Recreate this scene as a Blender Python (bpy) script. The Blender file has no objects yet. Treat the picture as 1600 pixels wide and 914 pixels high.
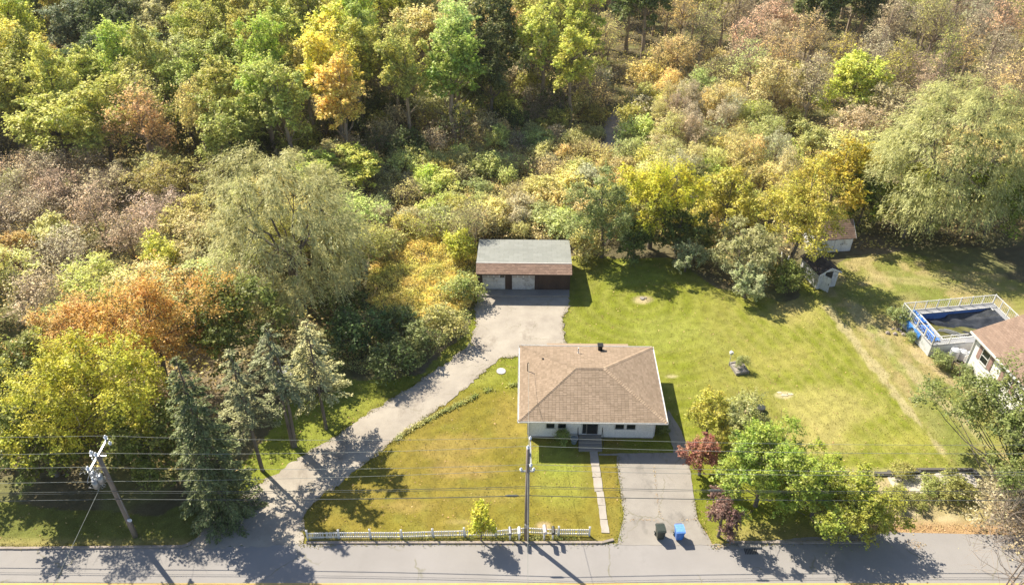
import bpy, math, random
import numpy as np
from mathutils import Vector, Matrix
R = math.radians
rng = random.Random(7)
nr = np.random.default_rng(7)
S = bpy.context.scene
COL = S.collection

# ------------------------------------------------------------------ camera
H, PITCH, F = 46.0, 36.0, 1240.0
cam = bpy.data.cameras.new('camera'); cam.sensor_width = 36; cam.lens = F / 1600 * 36
cam.clip_start = 0.5; cam.clip_end = 3000
co = bpy.data.objects.new('camera', cam); COL.objects.link(co)
co.location = (0, 0, H); co.rotation_euler = (R(90 - PITCH), 0, 0)
S.camera = co
# ------------------------------------------------------------------ light
SUN_EL, SX, SY = 48.5, -.72, .69              # the sun stands behind the woods, to the left
w = bpy.data.worlds.new('World'); S.world = w; w.use_nodes = True
sky = w.node_tree.nodes.new('ShaderNodeTexSky'); sky.sky_type = 'NISHITA'; sky.sun_disc = False
sky.sun_elevation = R(SUN_EL); sky.sun_rotation = math.atan2(SX, SY); sky.altitude = 50
bg = w.node_tree.nodes['Background']; bg.inputs[1].default_value = .085
w.node_tree.links.new(sky.outputs[0], bg.inputs[0])
sl = bpy.data.lights.new('sun', 'SUN'); sl.energy = 5.0; sl.angle = R(.5); sl.color = (1, .90, .74)
so = bpy.data.objects.new('sun', sl); COL.objects.link(so)
ce = math.cos(R(SUN_EL))
so.rotation_euler = Vector((SX * ce, SY * ce, math.sin(R(SUN_EL)))).to_track_quat('Z', 'Y').to_euler()
so.location = (0, 0, 80)
vs = S.view_settings; vs.view_transform = 'Standard'; vs.look = 'None'; vs.gamma = 1; vs.exposure = 1.0
S.cycles.max_bounces = 5; S.cycles.diffuse_bounces = 3; S.cycles.transmission_bounces = 3

# ------------------------------------------------------------------ survey: from the photograph's pixels to metres
def P(u, v, h=0.0):
    b = math.atan((v - 457) / F); a = R(PITCH) + b
    return Vector(((u - 800) / F * (H - h) / math.sin(a) * math.cos(b), (H - h) / math.tan(a), h))
cp, sp = math.cos(R(PITCH)), math.sin(R(PITCH))
def PX(x, y, z=0.0):
    dz = H - z; zc = y * cp + dz * sp
    return 800 + F * x / zc, 457 + F * (dz * cp - y * sp) / zc

# ------------------------------------------------------------------ mesh helpers
class MB:
    def __init__(s): s.v = []; s.f = []; s.mi = []; s.m = 0
    def add(s, vs, fs):
        n = len(s.v); s.v += [tuple(p) for p in vs]
        s.f += [tuple(i + n for i in f) for f in fs]; s.mi += [s.m] * len(fs); return s
    def box(s, x0, x1, y0, y1, z0, z1, M=None):
        vs = [Vector(p) for p in ((x0,y0,z0),(x1,y0,z0),(x1,y1,z0),(x0,y1,z0),(x0,y0,z1),(x1,y0,z1),(x1,y1,z1),(x0,y1,z1))]
        if M is not None: vs = [M @ p for p in vs]
        return s.add(vs, [(3,2,1,0),(4,5,6,7),(0,1,5,4),(1,2,6,5),(2,3,7,6),(3,0,4,7)])
    def prism(s, poly, d, M=None):            # polygon (list of 3d points) pushed by vector d
        n = len(poly); d = Vector(d)
        vs = [Vector(p) for p in poly] + [Vector(p) + d for p in poly]
        if M is not None: vs = [M @ p for p in vs]
        return s.add(vs, [tuple(range(n))[::-1], tuple(range(n, 2*n))] + [(i, (i+1) % n, (i+1) % n + n, i + n) for i in range(n)])
    def tube(s, pts, rad, n=6, cap=True):
        pts = [Vector(p) for p in pts]; k = len(pts)
        if not hasattr(rad, '__len__'): rad = [rad] * k
        vs, fs = [], []
        for i, p in enumerate(pts):
            t = (pts[min(i+1, k-1)] - pts[max(i-1, 0)])
            if t.length < 1e-6: t = Vector((0,0,1))
            t.normalize()
            a = t.cross(Vector((0,0,1)) if abs(t.z) < .9 else Vector((1,0,0))).normalized(); b = t.cross(a)
            for j in range(n):
                q = 2*math.pi*j/n; vs.append(p + (a*math.cos(q) + b*math.sin(q)) * rad[i])
        for i in range(k-1):
            for j in range(n):
                j2 = (j+1) % n; fs.append((i*n+j, i*n+j2, (i+1)*n+j2, (i+1)*n+j))
        if cap: fs += [tuple(range(n))[::-1], tuple((k-1)*n + j for j in range(n))]
        return s.add(vs, fs)
    def cyl(s, c, r, z0, z1, n=16, r2=None):
        return s.tube([(c[0], c[1], z0), (c[0], c[1], z1)], [r, r if r2 is None else r2], n)
    def mesh(s, name, mats, smooth=False):
        me = bpy.data.meshes.new(name); me.from_pydata(s.v, [], s.f)
        for m in (mats if isinstance(mats, (list, tuple)) else [mats]): me.materials.append(m)
        me.polygons.foreach_set('material_index', s.mi)
        if smooth: me.polygons.foreach_set('use_smooth', [True] * len(s.f))
        me.update(); return me
    def obj(s, name, mats, parent=None, smooth=False, kind=None):
        o = bpy.data.objects.new(name, s.mesh(name, mats, smooth)); COL.objects.link(o)
        if parent is not None: o.parent = parent
        if kind: o['kind'] = kind
        return o
def quadmesh(name, V, mat, mats=None, mi=None):
    n = len(V) // 4
    me = bpy.data.meshes.new(name)
    me.vertices.add(4*n); me.vertices.foreach_set('co', np.asarray(V, dtype=np.float32).ravel())
    me.loops.add(4*n); me.loops.foreach_set('vertex_index', np.arange(4*n, dtype=np.int32))
    me.polygons.add(n); me.polygons.foreach_set('loop_start', np.arange(0, 4*n, 4, dtype=np.int32))
    me.polygons.foreach_set('loop_total', np.full(n, 4, dtype=np.int32))
    me.materials.append(mat); me.update(calc_edges=True); return me
def link(name, me, parent=None, kind=None):
    o = bpy.data.objects.new(name, me); COL.objects.link(o)
    if parent is not None: o.parent = parent
    if kind: o['kind'] = kind
    return o
def tag(o, label, cat, group=None, kind=None):
    o['label'] = label; o['category'] = cat
    if group: o['group'] = group
    if kind: o['kind'] = kind
    return o
def thing(name, label, cat, loc=(0,0,0), rz=0, group=None):
    o = bpy.data.objects.new(name, None); COL.objects.link(o); o.empty_display_size = .3
    o.location = loc; o.rotation_euler = (0, 0, rz); return tag(o, label, cat, group)
def copy_thing(o, parent=None):
    c = o.copy(); COL.objects.link(c)
    if parent is not None: c.parent = parent
    for ch in list(o.children): copy_thing(ch, c)
    return c
def struct(o): o['kind'] = 'structure'; return o

# ------------------------------------------------------------------ materials
def new_mat(name):
    m = bpy.data.materials.new(name); m.use_nodes = True; nt = m.node_tree
    return m, nt, nt.nodes['Principled BSDF']
def N(nt, t, **k):
    n = nt.nodes.new(t)
    for a, b in k.items(): setattr(n, a, b)
    return n
def noise(nt, scale, detail=3, coord='Object', rough=.6, stretch=None):
    tc = N(nt, 'ShaderNodeTexCoord'); nz = N(nt, 'ShaderNodeTexNoise')
    nz.inputs['Scale'].default_value = scale; nz.inputs['Detail'].default_value = detail; nz.inputs['Roughness'].default_value = rough
    src = tc.outputs[coord]
    if stretch:
        mp = N(nt, 'ShaderNodeMapping'); mp.inputs['Scale'].default_value = stretch
        nt.links.new(src, mp.inputs[0]); src = mp.outputs[0]
    nt.links.new(src, nz.inputs['Vector']); return nz.outputs['Fac']
def ramp(nt, src, stops):
    r = N(nt, 'ShaderNodeValToRGB'); e = r.color_ramp.elements
    while len(e) < len(stops): e.new(.5)
    for i, (p, c) in enumerate(stops):
        e[i].position = p; e[i].color = (*c, 1) if hasattr(c, '__len__') else (c, c, c, 1)
    nt.links.new(src, r.inputs[0]); return r.outputs[0]
def mix(nt, fac, a, b, mode='MIX'):
    n = N(nt, 'ShaderNodeMixRGB', blend_type=mode)
    for i, x in enumerate((fac, a, b)):
        if hasattr(x, 'is_linked'): nt.links.new(x, n.inputs[i])
        elif hasattr(x, '__len__'): n.inputs[i].default_value = (*x, 1)
        else: n.inputs[i].default_value = x
    return n.outputs[0]
def bump(nt, bs, src, strength=.4, dist=.03):
    b = N(nt, 'ShaderNodeBump'); b.inputs['Strength'].default_value = strength; b.inputs['Distance'].default_value = dist
    nt.links.new(src, b.inputs['Height']); nt.links.new(b.outputs[0], bs.inputs['Normal'])
def surf(name, c, c2=None, scale=3, rough=.8, metal=0, fine=20, bs_=.3, grime=None, stretch=None):
    m, nt, bs = new_mat(name)
    c2 = c2 or tuple(x*.78 for x in c)
    col = ramp(nt, noise(nt, scale, 5, stretch=stretch), [(.32, c2), (.66, c)])
    f = noise(nt, fine, 3, stretch=stretch)
    col = mix(nt, .35, col, ramp(nt, f, [(.3, .55), (.7, 1.25)]), 'MULTIPLY')
    if grime: col = mix(nt, ramp(nt, noise(nt, grime[1], 5), [(.55, 0.), (.68, .8)]), col, grime[0])
    nt.links.new(col, bs.inputs['Base Color']); bs.inputs['Roughness'].default_value = rough
    bs.inputs['Metallic'].default_value = metal
    if bs_: bump(nt, bs, f, bs_, .01)
    return m
def leaf_mat(name, spread=.55, trans=.4, hue=.04, fixed=None):
    m, nt, bs = new_mat(name); nt.nodes.remove(bs)
    oi = N(nt, 'ShaderNodeObjectInfo'); ge = N(nt, 'ShaderNodeNewGeometry')
    base = oi.outputs['Color']
    if fixed:
        base = ramp(nt, noise(nt, .22, 4), fixed)
    hs = N(nt, 'ShaderNodeHueSaturation'); nt.links.new(base, hs.inputs['Color'])
    mr = N(nt, 'ShaderNodeMapRange'); nt.links.new(ge.outputs['Random Per Island'], mr.inputs[0])
    mr.inputs['To Min'].default_value = 1 - spread; mr.inputs['To Max'].default_value = 1 + spread
    nt.links.new(mr.outputs[0], hs.inputs['Value'])
    nz = noise(nt, .8, 4, rough=.7)
    mh = N(nt, 'ShaderNodeMapRange'); nt.links.new(nz, mh.inputs[0])
    mh.inputs['From Min'].default_value = .3; mh.inputs['From Max'].default_value = .7
    mh.inputs['To Min'].default_value = .5 - hue; mh.inputs['To Max'].default_value = .5 + hue
    nt.links.new(mh.outputs[0], hs.inputs['Hue'])
    hs = type('o',(),{'outputs':[mix(nt, .6, hs.outputs[0], ramp(nt, noise(nt, 1.7, 3), [(.3, (1.3,1.28,1.15)), (.7, (2.6,2.45,2.1))]), 'MULTIPLY')]})
    df = N(nt, 'ShaderNodeBsdfDiffuse'); tr = N(nt, 'ShaderNodeBsdfTranslucent'); mx = N(nt, 'ShaderNodeMixShader')
    gl = N(nt, 'ShaderNodeBsdfGlossy'); gl.inputs['Roughness'].default_value = .45; gl.inputs['Color'].default_value = (.8,.8,.8,1)
    m2 = N(nt, 'ShaderNodeMixShader'); m2.inputs[0].default_value = .02
    nt.links.new(hs.outputs[0], df.inputs[0]); nt.links.new(hs.outputs[0], tr.inputs[0])
    mx.inputs[0].default_value = trans
    nt.links.new(df.outputs[0], mx.inputs[1]); nt.links.new(tr.outputs[0], mx.inputs[2])
    nt.links.new(mx.outputs[0], m2.inputs[1]); nt.links.new(gl.outputs[0], m2.inputs[2])
    nt.links.new(m2.outputs[0], nt.nodes['Material Output'].inputs[0]); return m
LEAF = leaf_mat('leaf', .55, .5, .03); NEEDLE = leaf_mat('needle', .5, .15, .015); WILLOW = leaf_mat('willow_leaf', .4, .35, .015)
FLOORLEAF = leaf_mat('undergrowth_leaf', .5, .3, .03, [(.2, (.12,.14,.04)), (.42, (.32,.29,.10)), (.55, (.40,.31,.16)), (.72, (.24,.26,.08))])
MEADOWLEAF = leaf_mat('meadow_leaf', .5, .35, .03, [(.25, (.32,.34,.12)), (.42, (.47,.44,.19)), (.55, (.54,.45,.24)), (.72, (.38,.39,.14))])
GOLD = leaf_mat('goldenrod_leaf', .45, .35, .03, [(.3, (.34,.36,.10)), (.45, (.50,.46,.16)), (.55, (.58,.50,.17)), (.63, (.47,.41,.15)), (.75, (.42,.43,.13))])
VINE = leaf_mat('vine_leaf', .5, .3, .02, [(.3, (.16,.22,.05)), (.7, (.36,.36,.16))])
GRASSB = leaf_mat('grass_blade', .4, .35, .02, [(.3, (.09,.115,.018)), (.52, (.15,.135,.03)), (.7, (.11,.125,.02))])
LITTER = leaf_mat('leaf_litter', .5, .1, .03, [(.3, (.26,.17,.08)), (.6, (.34,.25,.13))])
BARK = surf('bark', (.20,.17,.14), (.11,.09,.07), 2.5, .95, 0, 14, .8, stretch=(1,1,.25))
BARK_P = surf('pale_bark', (.42,.34,.26), (.27,.21,.16), 2.5, .95, 0, 14, .6, stretch=(1,1,.25))

# ------------------------------------------------------------------ ground
def smooth(x, a, b): t = np.clip((x-a)/(b-a), 0, 1); return t*t*(3-2*t)
def vnoise(X, Y, s, seed=0):                   # cheap value noise for colours and relief
    r = np.random.default_rng(seed); G = r.random((256, 256))
    x, y = X/s + 1000, Y/s + 1000
    xi, yi = np.floor(x).astype(int), np.floor(y).astype(int); fx, fy = x-xi, y-yi
    fx = fx*fx*(3-2*fx); fy = fy*fy*(3-2*fy)
    g = lambda i, j: G[i % 256, j % 256]
    return (g(xi,yi)*(1-fx)+g(xi+1,yi)*fx)*(1-fy)+(g(xi,yi+1)*(1-fx)+g(xi+1,yi+1)*fx)*fy
def inpoly(U, V, poly):
    ins = np.zeros(np.shape(U), bool); n = len(poly)
    for i in range(n):
        x0, y0 = poly[i]; x1, y1 = poly[(i+1) % n]
        if y0 == y1: continue
        c = ((y0 > V) != (y1 > V)) & (U < (x1-x0)*(V-y0)/(y1-y0)+x0)
        ins ^= c
    return ins
LAWN = [(-400,858),(-400,800),(0,785),(250,805),(370,745),(440,635),(540,592),(610,596),(668,572),(722,525),(744,480),(744,440),
        (895,396),(960,400),(1050,403),(1120,450),(1225,474),(1262,440),(1320,400),(1420,395),(1500,415),(1600,440),(1900,500),(1900,858)]
DRIVE = [(285,858),(318,828),(352,792),(392,762),(428,742),(462,718),(522,684),(562,654),(602,630),(652,598),(702,563),(731,538),(744,508),(741,480),(748,458),
         (746,452),(888,452),(889,480),(879,498),(884,538),(850,548),(812,557),(786,560),(768,572),(742,594),(702,627),(642,668),(602,699),(562,733),(502,777),(478,804),(470,851)]
def ground_colour(X, Y):
    dz = H; zc = Y*cp + dz*sp
    U = 800 + F*X/zc; V = 457 + F*(dz*cp - Y*sp)/zc
    n1, n2, n3 = vnoise(X,Y,2.6,1), vnoise(X,Y,.9,2), vnoise(X,Y,6.5,3)
    C = np.zeros(X.shape + (3,))
    def put(m, c):
        m = np.clip(m, 0, 1)[..., None]; C[...] = C*(1-m) + np.array(c)*m
    put(np.ones_like(X), (.115,.10,.055)); put(smooth(n1, .45, .7), (.15,.15,.06)); put(smooth(n3, .55,.8), (.17,.14,.09))
    wob = (n1-.5)*14 + (n2-.5)*9
    lawn = inpoly(U+wob, V+wob*.6, LAWN).astype(float)
    back = (.205,.235,.030); front = (.225,.197,.036)
    L = np.zeros_like(C); L[...] = back
    def lp(m, c):
        m = np.clip(m, 0, 1)[..., None]; L[...] = L*(1-m) + np.array(c)*m
    def blob(u, v, ru, rv, c, k=1., soft=.6):
        d = np.sqrt(((U-u)/ru)**2 + ((V-v)/rv)**2) + (n1-.5)*.7 + (n2-.5)*.35
        lp((1-smooth(d, 1-soft, 1+soft*.4))*k, c)
    lp(smooth(n1,.45,.8)*.35, (.28,.285,.07)); lp(smooth(n3,.5,.8)*.4, (.31,.28,.09))
    fm = smooth(V, 590, 625)*(1-smooth(U, 960, 985))*smooth(U, 455, 500)
    lp(fm, front); lp(fm*smooth(n1,.5,.85)*.45, (.27,.21,.055)); lp(fm*smooth(n2,.55,.9)*.35, (.24,.24,.06))
    for a in ((690,700,70,22,(.38,.27,.11),.5),(640,790,60,14,(.40,.29,.12),.5),(720,735,60,16,(.39,.27,.12),.55),(800,660,30,40,(.35,.27,.09),.4),
              (560,770,50,18,(.35,.27,.08),.4),(720,815,40,8,(.42,.34,.18),.5),(850,820,14,8,(.55,.42,.3),.8),(880,760,50,50,(.30,.32,.07),.6),
              (870,715,40,30,(.27,.32,.06),.7),(765,775,60,14,(.35,.28,.10),.4),
              (730,590,60,16,(.33,.33,.08),.6)): blob(*a)
    # back and side lawn: mower rings, dry streaks
    dd = np.sqrt(((X-12.6)/1.15)**2 + ((Y-62)/1.0)**2)
    bk = (1-smooth(V, 700, 760))*smooth(U, 880, 900)
    lp(bk*(.5+.5*np.sin(dd*4.2+n3*1.5))**2*.55, (.30,.31,.08))
    lp(bk*smooth(U,1080,1160)*(.5+.5*np.sin((X*.93+Y*.36)*5.2+n3*2))**2*.4, (.36,.33,.12))
    for a in ((1005,468,16,7,(.55,.45,.33),.8),(1240,490,50,26,(.43,.38,.15),.6),(1230,560,60,24,(.40,.36,.12),.5),(1300,640,70,36,(.42,.38,.15),.7),
              (1270,690,60,30,(.46,.40,.18),.6),(1060,520,80,30,(.32,.35,.09),.5),(1000,430,60,18,(.26,.33,.06),.5),(1170,640,16,9,(.6,.48,.35),.9),
              (1225,617,13,5,(.62,.55,.38),.8),(1050,588,12,3,(.62,.55,.38),.7),(1160,668,40,10,(.42,.36,.14),.5),(1420,690,70,18,(.36,.35,.09),.7),
              (1270,740,70,14,(.47,.38,.2),.6),(1230,480,26,14,(.45,.36,.18),.6)): blob(*a)
    # the neighbour's rough yard and the bare dirt lines along the lot edge
    def line(x0, y0, x1, y1, wd, c, k=1.):
        dx, dy = x1-x0, y1-y0; l = math.hypot(dx, dy)
        t = ((U-x0)*dx + (V-y0)*dy)/l; d = np.abs((U-x0)*dy - (V-y0)*dx)/l
        lp((1-smooth(d + (n2-.5)*8 + (n1-.5)*8, wd*.4, wd))*smooth(t, 0, 15)*(1-smooth(t, l-15, l))*k, c)
    nb = smooth((U-1290) - (V-470)*.76, -4, 22)
    lp(nb, (.25,.25,.08)); lp(nb*smooth(n2,.4,.75)*.8, (.40,.33,.18)); lp(nb*smooth(n1,.5,.8)*.7, (.19,.23,.055)); lp(nb*smooth(n3,.5,.8)*.5,(.38,.32,.15))
    line(1285,470,1480,715,7,(.48,.41,.28),.7); line(1325,468,1400,560,13,(.46,.40,.27),.55); line(1400,560,1540,690,13,(.46,.40,.27),.6); line(1352,500,1440,620,7,(.22,.26,.06),.6)
    line(1345,430,1560,455,10,(.46,.40,.22),.5); blob(1410,505,30,13,(.50,.40,.31),.8); blob(1375,455,40,9,(.26,.30,.07),.6); blob(1480,432,60,8,(.46,.42,.2),.6)
    line(1420,540,1500,610,8,(.5,.4,.28),.7)
    # dry sandy lot by the road
    lo = smooth(V, 738, 752)*smooth(U, 1330, 1375)
    lp(lo, (.42,.35,.24)); lp(lo*smooth(n2,.45,.75)*.8, (.55,.48,.39)); lp(lo*smooth(n1,.5,.75)*.7, (.34,.30,.13)); lp(lo*smooth(V,806,826), (.42,.28,.17))
    lp(smooth(V,728,736)*(1-smooth(V,736,746))*smooth(U,1240,1280)*.5, (.52,.46,.33))
    # verge below the drive and under the left trees
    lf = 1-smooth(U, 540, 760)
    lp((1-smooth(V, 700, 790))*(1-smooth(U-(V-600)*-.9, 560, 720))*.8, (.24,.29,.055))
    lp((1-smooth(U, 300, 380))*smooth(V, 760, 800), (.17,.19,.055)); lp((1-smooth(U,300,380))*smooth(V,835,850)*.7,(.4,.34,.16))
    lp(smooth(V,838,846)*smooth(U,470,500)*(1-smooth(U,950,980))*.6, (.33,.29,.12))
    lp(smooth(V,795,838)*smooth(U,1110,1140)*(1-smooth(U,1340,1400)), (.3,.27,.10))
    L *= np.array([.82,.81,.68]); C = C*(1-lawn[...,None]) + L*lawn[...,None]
    # trail clearing in the meadow
    d = np.sqrt(((U-962-(V-200)*-.25)/20)**2 + ((V-203)/38)**2) + (n1-.5)*.5
    put(1-smooth(d,.7,1.05), (.34,.30,.27))
    nn = .80 + .40*vnoise(X,Y,.33,5)
    return np.clip(C*nn[...,None], 0, 1)
def zrel(X, Y):
    return None
def grid_sheet(name, xs, ys, mat, z=0.0, rough=0.0):
    X, Y = np.meshgrid(xs, ys); nx, ny = len(xs), len(ys)
    Z = np.full(X.shape, z) + rough*(vnoise(X,Y,1.1,8)-.5)
    me = bpy.data.meshes.new(name)
    me.vertices.add(nx*ny); me.vertices.foreach_set('co', np.stack([X,Y,Z],-1).astype(np.float32).ravel())
    i = np.arange(ny-1)[:,None]*nx + np.arange(nx-1)[None,:]
    q = np.stack([i, i+1, i+nx+1, i+nx], -1).reshape(-1,4); n = len(q)
    me.loops.add(4*n); me.loops.foreach_set('vertex_index', q.astype(np.int32).ravel())
    me.polygons.add(n); me.polygons.foreach_set('loop_start', np.arange(0,4*n,4,dtype=np.int32)); me.polygons.foreach_set('loop_total', np.full(n,4,dtype=np.int32))
    me.update(calc_edges=True)
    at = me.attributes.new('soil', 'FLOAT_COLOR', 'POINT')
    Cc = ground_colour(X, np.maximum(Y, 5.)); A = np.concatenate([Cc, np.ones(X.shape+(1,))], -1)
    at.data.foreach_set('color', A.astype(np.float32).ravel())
    me.materials.append(mat); return link(name, me)
m, nt, bs = new_mat('grass_and_soil'); GROUND = m
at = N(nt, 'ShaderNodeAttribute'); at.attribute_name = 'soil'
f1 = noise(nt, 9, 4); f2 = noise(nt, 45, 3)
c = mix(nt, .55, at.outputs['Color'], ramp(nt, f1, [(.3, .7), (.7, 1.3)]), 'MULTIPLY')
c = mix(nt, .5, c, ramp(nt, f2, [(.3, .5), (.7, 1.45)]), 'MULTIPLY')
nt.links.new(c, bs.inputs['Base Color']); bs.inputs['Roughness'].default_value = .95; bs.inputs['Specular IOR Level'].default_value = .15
bump(nt, bs, f1, .5, .06)
struct(grid_sheet('ground', np.concatenate([np.linspace(-900,-125,12), np.linspace(-120,-48,90), np.linspace(-47.5,47.5,420), np.linspace(48,120,90), np.linspace(125,900,12)]),
    np.concatenate([[-300,-100,0,20,33.6], np.linspace(34.05,76,250), np.linspace(76.4,170,190), np.linspace(175,1800,16)]), GROUND, 0, .05))

def ragged(pts, step=.35, amp=.09, seed=1, keep=()):
    r = random.Random(seed); out = []; n = len(pts)
    for i in range(n):
        a, b = Vector(pts[i]), Vector(pts[(i+1) % n]); k = max(1, int((b-a).length/step))
        if i in keep: k = 1
        for j in range(k):
            p = a.lerp(b, j/k)
            if j or i not in keep: p = p + Vector((r.uniform(-amp,amp), r.uniform(-amp,amp), 0))
            out.append(p)
    return out
def sheet(name, pts, z0, z1, mat, parent=None):
    from mathutils.geometry import tessellate_polygon
    mb = MB(); n = len(pts)
    vs = [(p[0],p[1],z1) for p in pts]; tris = tessellate_polygon([[Vector(v) for v in vs]])
    tris = [t if (Vector(vs[t[1]])-Vector(vs[t[0]])).cross(Vector(vs[t[2]])-Vector(vs[t[0]])).z > 0 else t[::-1] for t in tris]
    mb.add(vs, tris)
    mb.add(vs + [(p[0],p[1],z0) for p in pts], [(i, (i+1) % n, (i+1) % n + n, i+n) for i in range(n)])
    return mb.obj(name, mat, parent)
def paving(name, c, c2, stain, crack=1.0, weeds=.0, scale=.5):
    m, nt, bs = new_mat(name)
    col = ramp(nt, noise(nt, scale, 6, rough=.65), [(.3, c2), (.65, c)])
    col = mix(nt, ramp(nt, noise(nt, scale*.8, 6, stretch=(1.3,.8,1), rough=.7), [(.56, 0.), (.70, .75)]), col, stain)
    fine = noise(nt, 60, 2); col = mix(nt, .5, col, ramp(nt, fine, [(.3, .72), (.7, 1.22)]), 'MULTIPLY')
    tc = N(nt, 'ShaderNodeTexCoord'); vo = N(nt, 'ShaderNodeTexVoronoi', feature='DISTANCE_TO_EDGE'); vo.inputs['Scale'].default_value = .28*crack
    nz = N(nt, 'ShaderNodeTexNoise'); nz.inputs['Scale'].default_value = 1.2; nz.inputs['Detail'].default_value = 5
    va = N(nt, 'ShaderNodeVectorMath', operation='ADD'); nt.links.new(tc.outputs['Object'], nz.inputs['Vector'])
    nt.links.new(tc.outputs['Object'], va.inputs[0]); nt.links.new(nz.outputs['Color'], va.inputs[1]); nt.links.new(va.outputs[0], vo.inputs['Vector'])
    cr = ramp(nt, vo.outputs['Distance'], [(.0, .8), (.012, 0.)])
    gate = ramp(nt, noise(nt, .35, 2), [(.48, 0.), (.6, 1.)])
    mm = N(nt, 'ShaderNodeMath', operation='MULTIPLY'); nt.links.new(cr, mm.inputs[0]); nt.links.new(gate, mm.inputs[1])
    col = mix(nt, mm.outputs[0], col, (.16,.15,.09))
    nt.links.new(col, bs.inputs['Base Color']); bs.inputs['Roughness'].default_value = .9; bs.inputs['Specular IOR Level'].default_value = .25
    bump(nt, bs, fine, .25, .01); return m
ASPH = paving('road_asphalt', (.285,.272,.262), (.25,.238,.228), (.215,.205,.195), .6, scale=.25)
OLDA = paving('old_drive_asphalt', (.38,.345,.29), (.27,.24,.205), (.185,.155,.125), 1.6, scale=.38)
CONC = paving('concrete', (.30,.28,.25), (.24,.222,.20), (.165,.155,.14), .9, scale=.55)
KERB = paving('kerb_concrete', (.36,.31,.27), (.22,.19,.165), (.15,.13,.11), 3, scale=1.2)
PAINT_Y = surf('yellow_road_paint', (.62,.42,.08), (.50,.34,.08), 2, .8)
# road: one sheet; the far edge is the kerb line
road = sheet('road', [(-400,14,0),(400,14,0),(400,33.6,0),(60,33.9,0),(27,34.9,0)] + [tuple(p) for p in ragged([(26.5,34.95,0),(14.2,33.95,0)][0:2], .4, .05, 3, (1,))][:-1] + [(14.2,33.95,0),(6.8,33.98,0),(-14.2,33.95,0),(-22,33.62,0),(-60,33.3,0),(-400,33.2,0)], .0, .004+.03, ASPH)
struct(road)
for k, (a, b) in enumerate(((30.78,30.89),(30.55,30.66))):
    struct(sheet('road_marking', [(-200,a,0),(200,a,0),(200,b,0),(-200,b,0)], .03, .038, PAINT_Y))
def kerb(pts, closed=False):
    prof = [(-.09,0),(-.09,.13),(-.07,.15),(.09,.15),(.09,0)]
    mb = MB(); rr = random.Random(5)
    for i in range(len(pts)-1):
        a, b = Vector((*pts[i],0)), Vector((*pts[i+1],0)); L = (b-a).length; n = max(1, round(L/2.4)); d = (b-a).normalized(); s = Vector((-d.y,d.x,0))
        for j in range(n):
            p = a + d*(L*j/n+.006); q = a + d*(L*(j+1)/n-.006); j_ = rr.uniform(-.012,.012)
            mb = MB(); o = p.copy()
            mb.prism([p-o + s*(x+j_) + Vector((0,0,z)) for x, z in prof], q-p)
            ob = mb.obj('kerb_stone', KERB, kerb_root); ob.location = o
kerb_root = bpy.data.objects.new('kerb', None); COL.objects.link(kerb_root); kerb_root['kind'] = 'structure'
kerb([(-14.1,34.12),(-14.0,34.0),(6.2,34.0),(7.0,34.25)])
kerb([(-60,33.42),(-34,33.55),(-22.6,33.68),(-22.0,33.95)]); kerb([(14.8,34.3),(15.3,34.02),(24.5,34.02)])
# drives, walks
def g2(l): return [tuple(P(u,v)) for u, v in l]
struct(sheet('old_driveway', ragged(g2(DRIVE), .3, .17, 4), -.02, .042, OLDA))
fd = [(935,711),(964,712),(964,726),(974,802),(974,814),(968,832),(964,851.5),(1113,852),(1104,835),(1090,812),(1077,727),(1076,716),(1074,700),(1062,668),(1044,640),(1040,662),(1052,700),(1052,708),(935,709)]
struct(sheet('front_driveway', ragged(g2(fd), .4, .04, 6), -.02, .046, CONC))
wk = g2([(919,709),(932,709),(937,760),(935,768),(941,832),(928.5,834),(921,760)])
WALK = paving('pale_walk_concrete', (.40,.365,.32), (.32,.29,.25), (.25,.22,.19), 1.2, scale=.9)
# walkway as separate slabs
wr = bpy.data.objects.new('front_walkway', None); COL.objects.link(wr); wr['kind'] = 'structure'
yy = [P(0,v).y for v in (702,728,746,768,790,812,833)]
for k in range(6):
    a, b = yy[k]-.015, yy[k+1]+.015; xa = 6.0+.02*k + .13*(k>2); xb = 6.62+.02*k + .04*(k>2)
    sheet('slab', ragged([(xa,b,0),(xb,b,0),(xb,a,0),(xa,a,0)], .3, .025, 20+k), -.02, .05+.012*(k%2), WALK, wr)
# seam line weeds are grown further down

# ------------------------------------------------------------------ foliage builders
def leafquads(Cn, Nn, size, asp=.62, droop=None, jit=.35):
    n = len(Cn); Nn = Nn + nr.normal(0, jit, (n,3)); Nn /= np.linalg.norm(Nn, axis=1)[:,None] + 1e-9
    A = nr.normal(0, 1, (n,3))
    if droop is not None: A = A*.35 + droop
    A -= (A*Nn).sum(1)[:,None]*Nn; A /= np.linalg.norm(A, axis=1)[:,None] + 1e-9
    B = np.cross(Nn, A); s = size*nr.uniform(.6, 1.35, (n,1))
    Q = np.stack([Cn - A*s*.5, Cn + B*s*asp*.5 + A*s*.08, Cn + A*s*.5, Cn - B*s*asp*.5 + A*s*.08], 1)
    return Q.reshape(-1,3)
def unit(n):
    d = nr.normal(0,1,(n,3)); return d/np.linalg.norm(d,axis=1)[:,None]
def limb(mb, a, b, r0, r1, sag=.15, seg=4, n=5):
    a, b = Vector(a), Vector(b); L = (b-a).length; pts = []
    for i in range(seg+1):
        t = i/seg; p = a.lerp(b, t); p.z -= sag*L*math.sin(math.pi*t)*.6
        p += Vector((rng.uniform(-1,1), rng.uniform(-1,1), rng.uniform(-1,1)))*L*.035*(0 < i < seg); pts.append(p)
    mb.tube(pts, [r0+(r1-r0)*i/seg for i in range(seg+1)], n, cap=False); return pts
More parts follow.
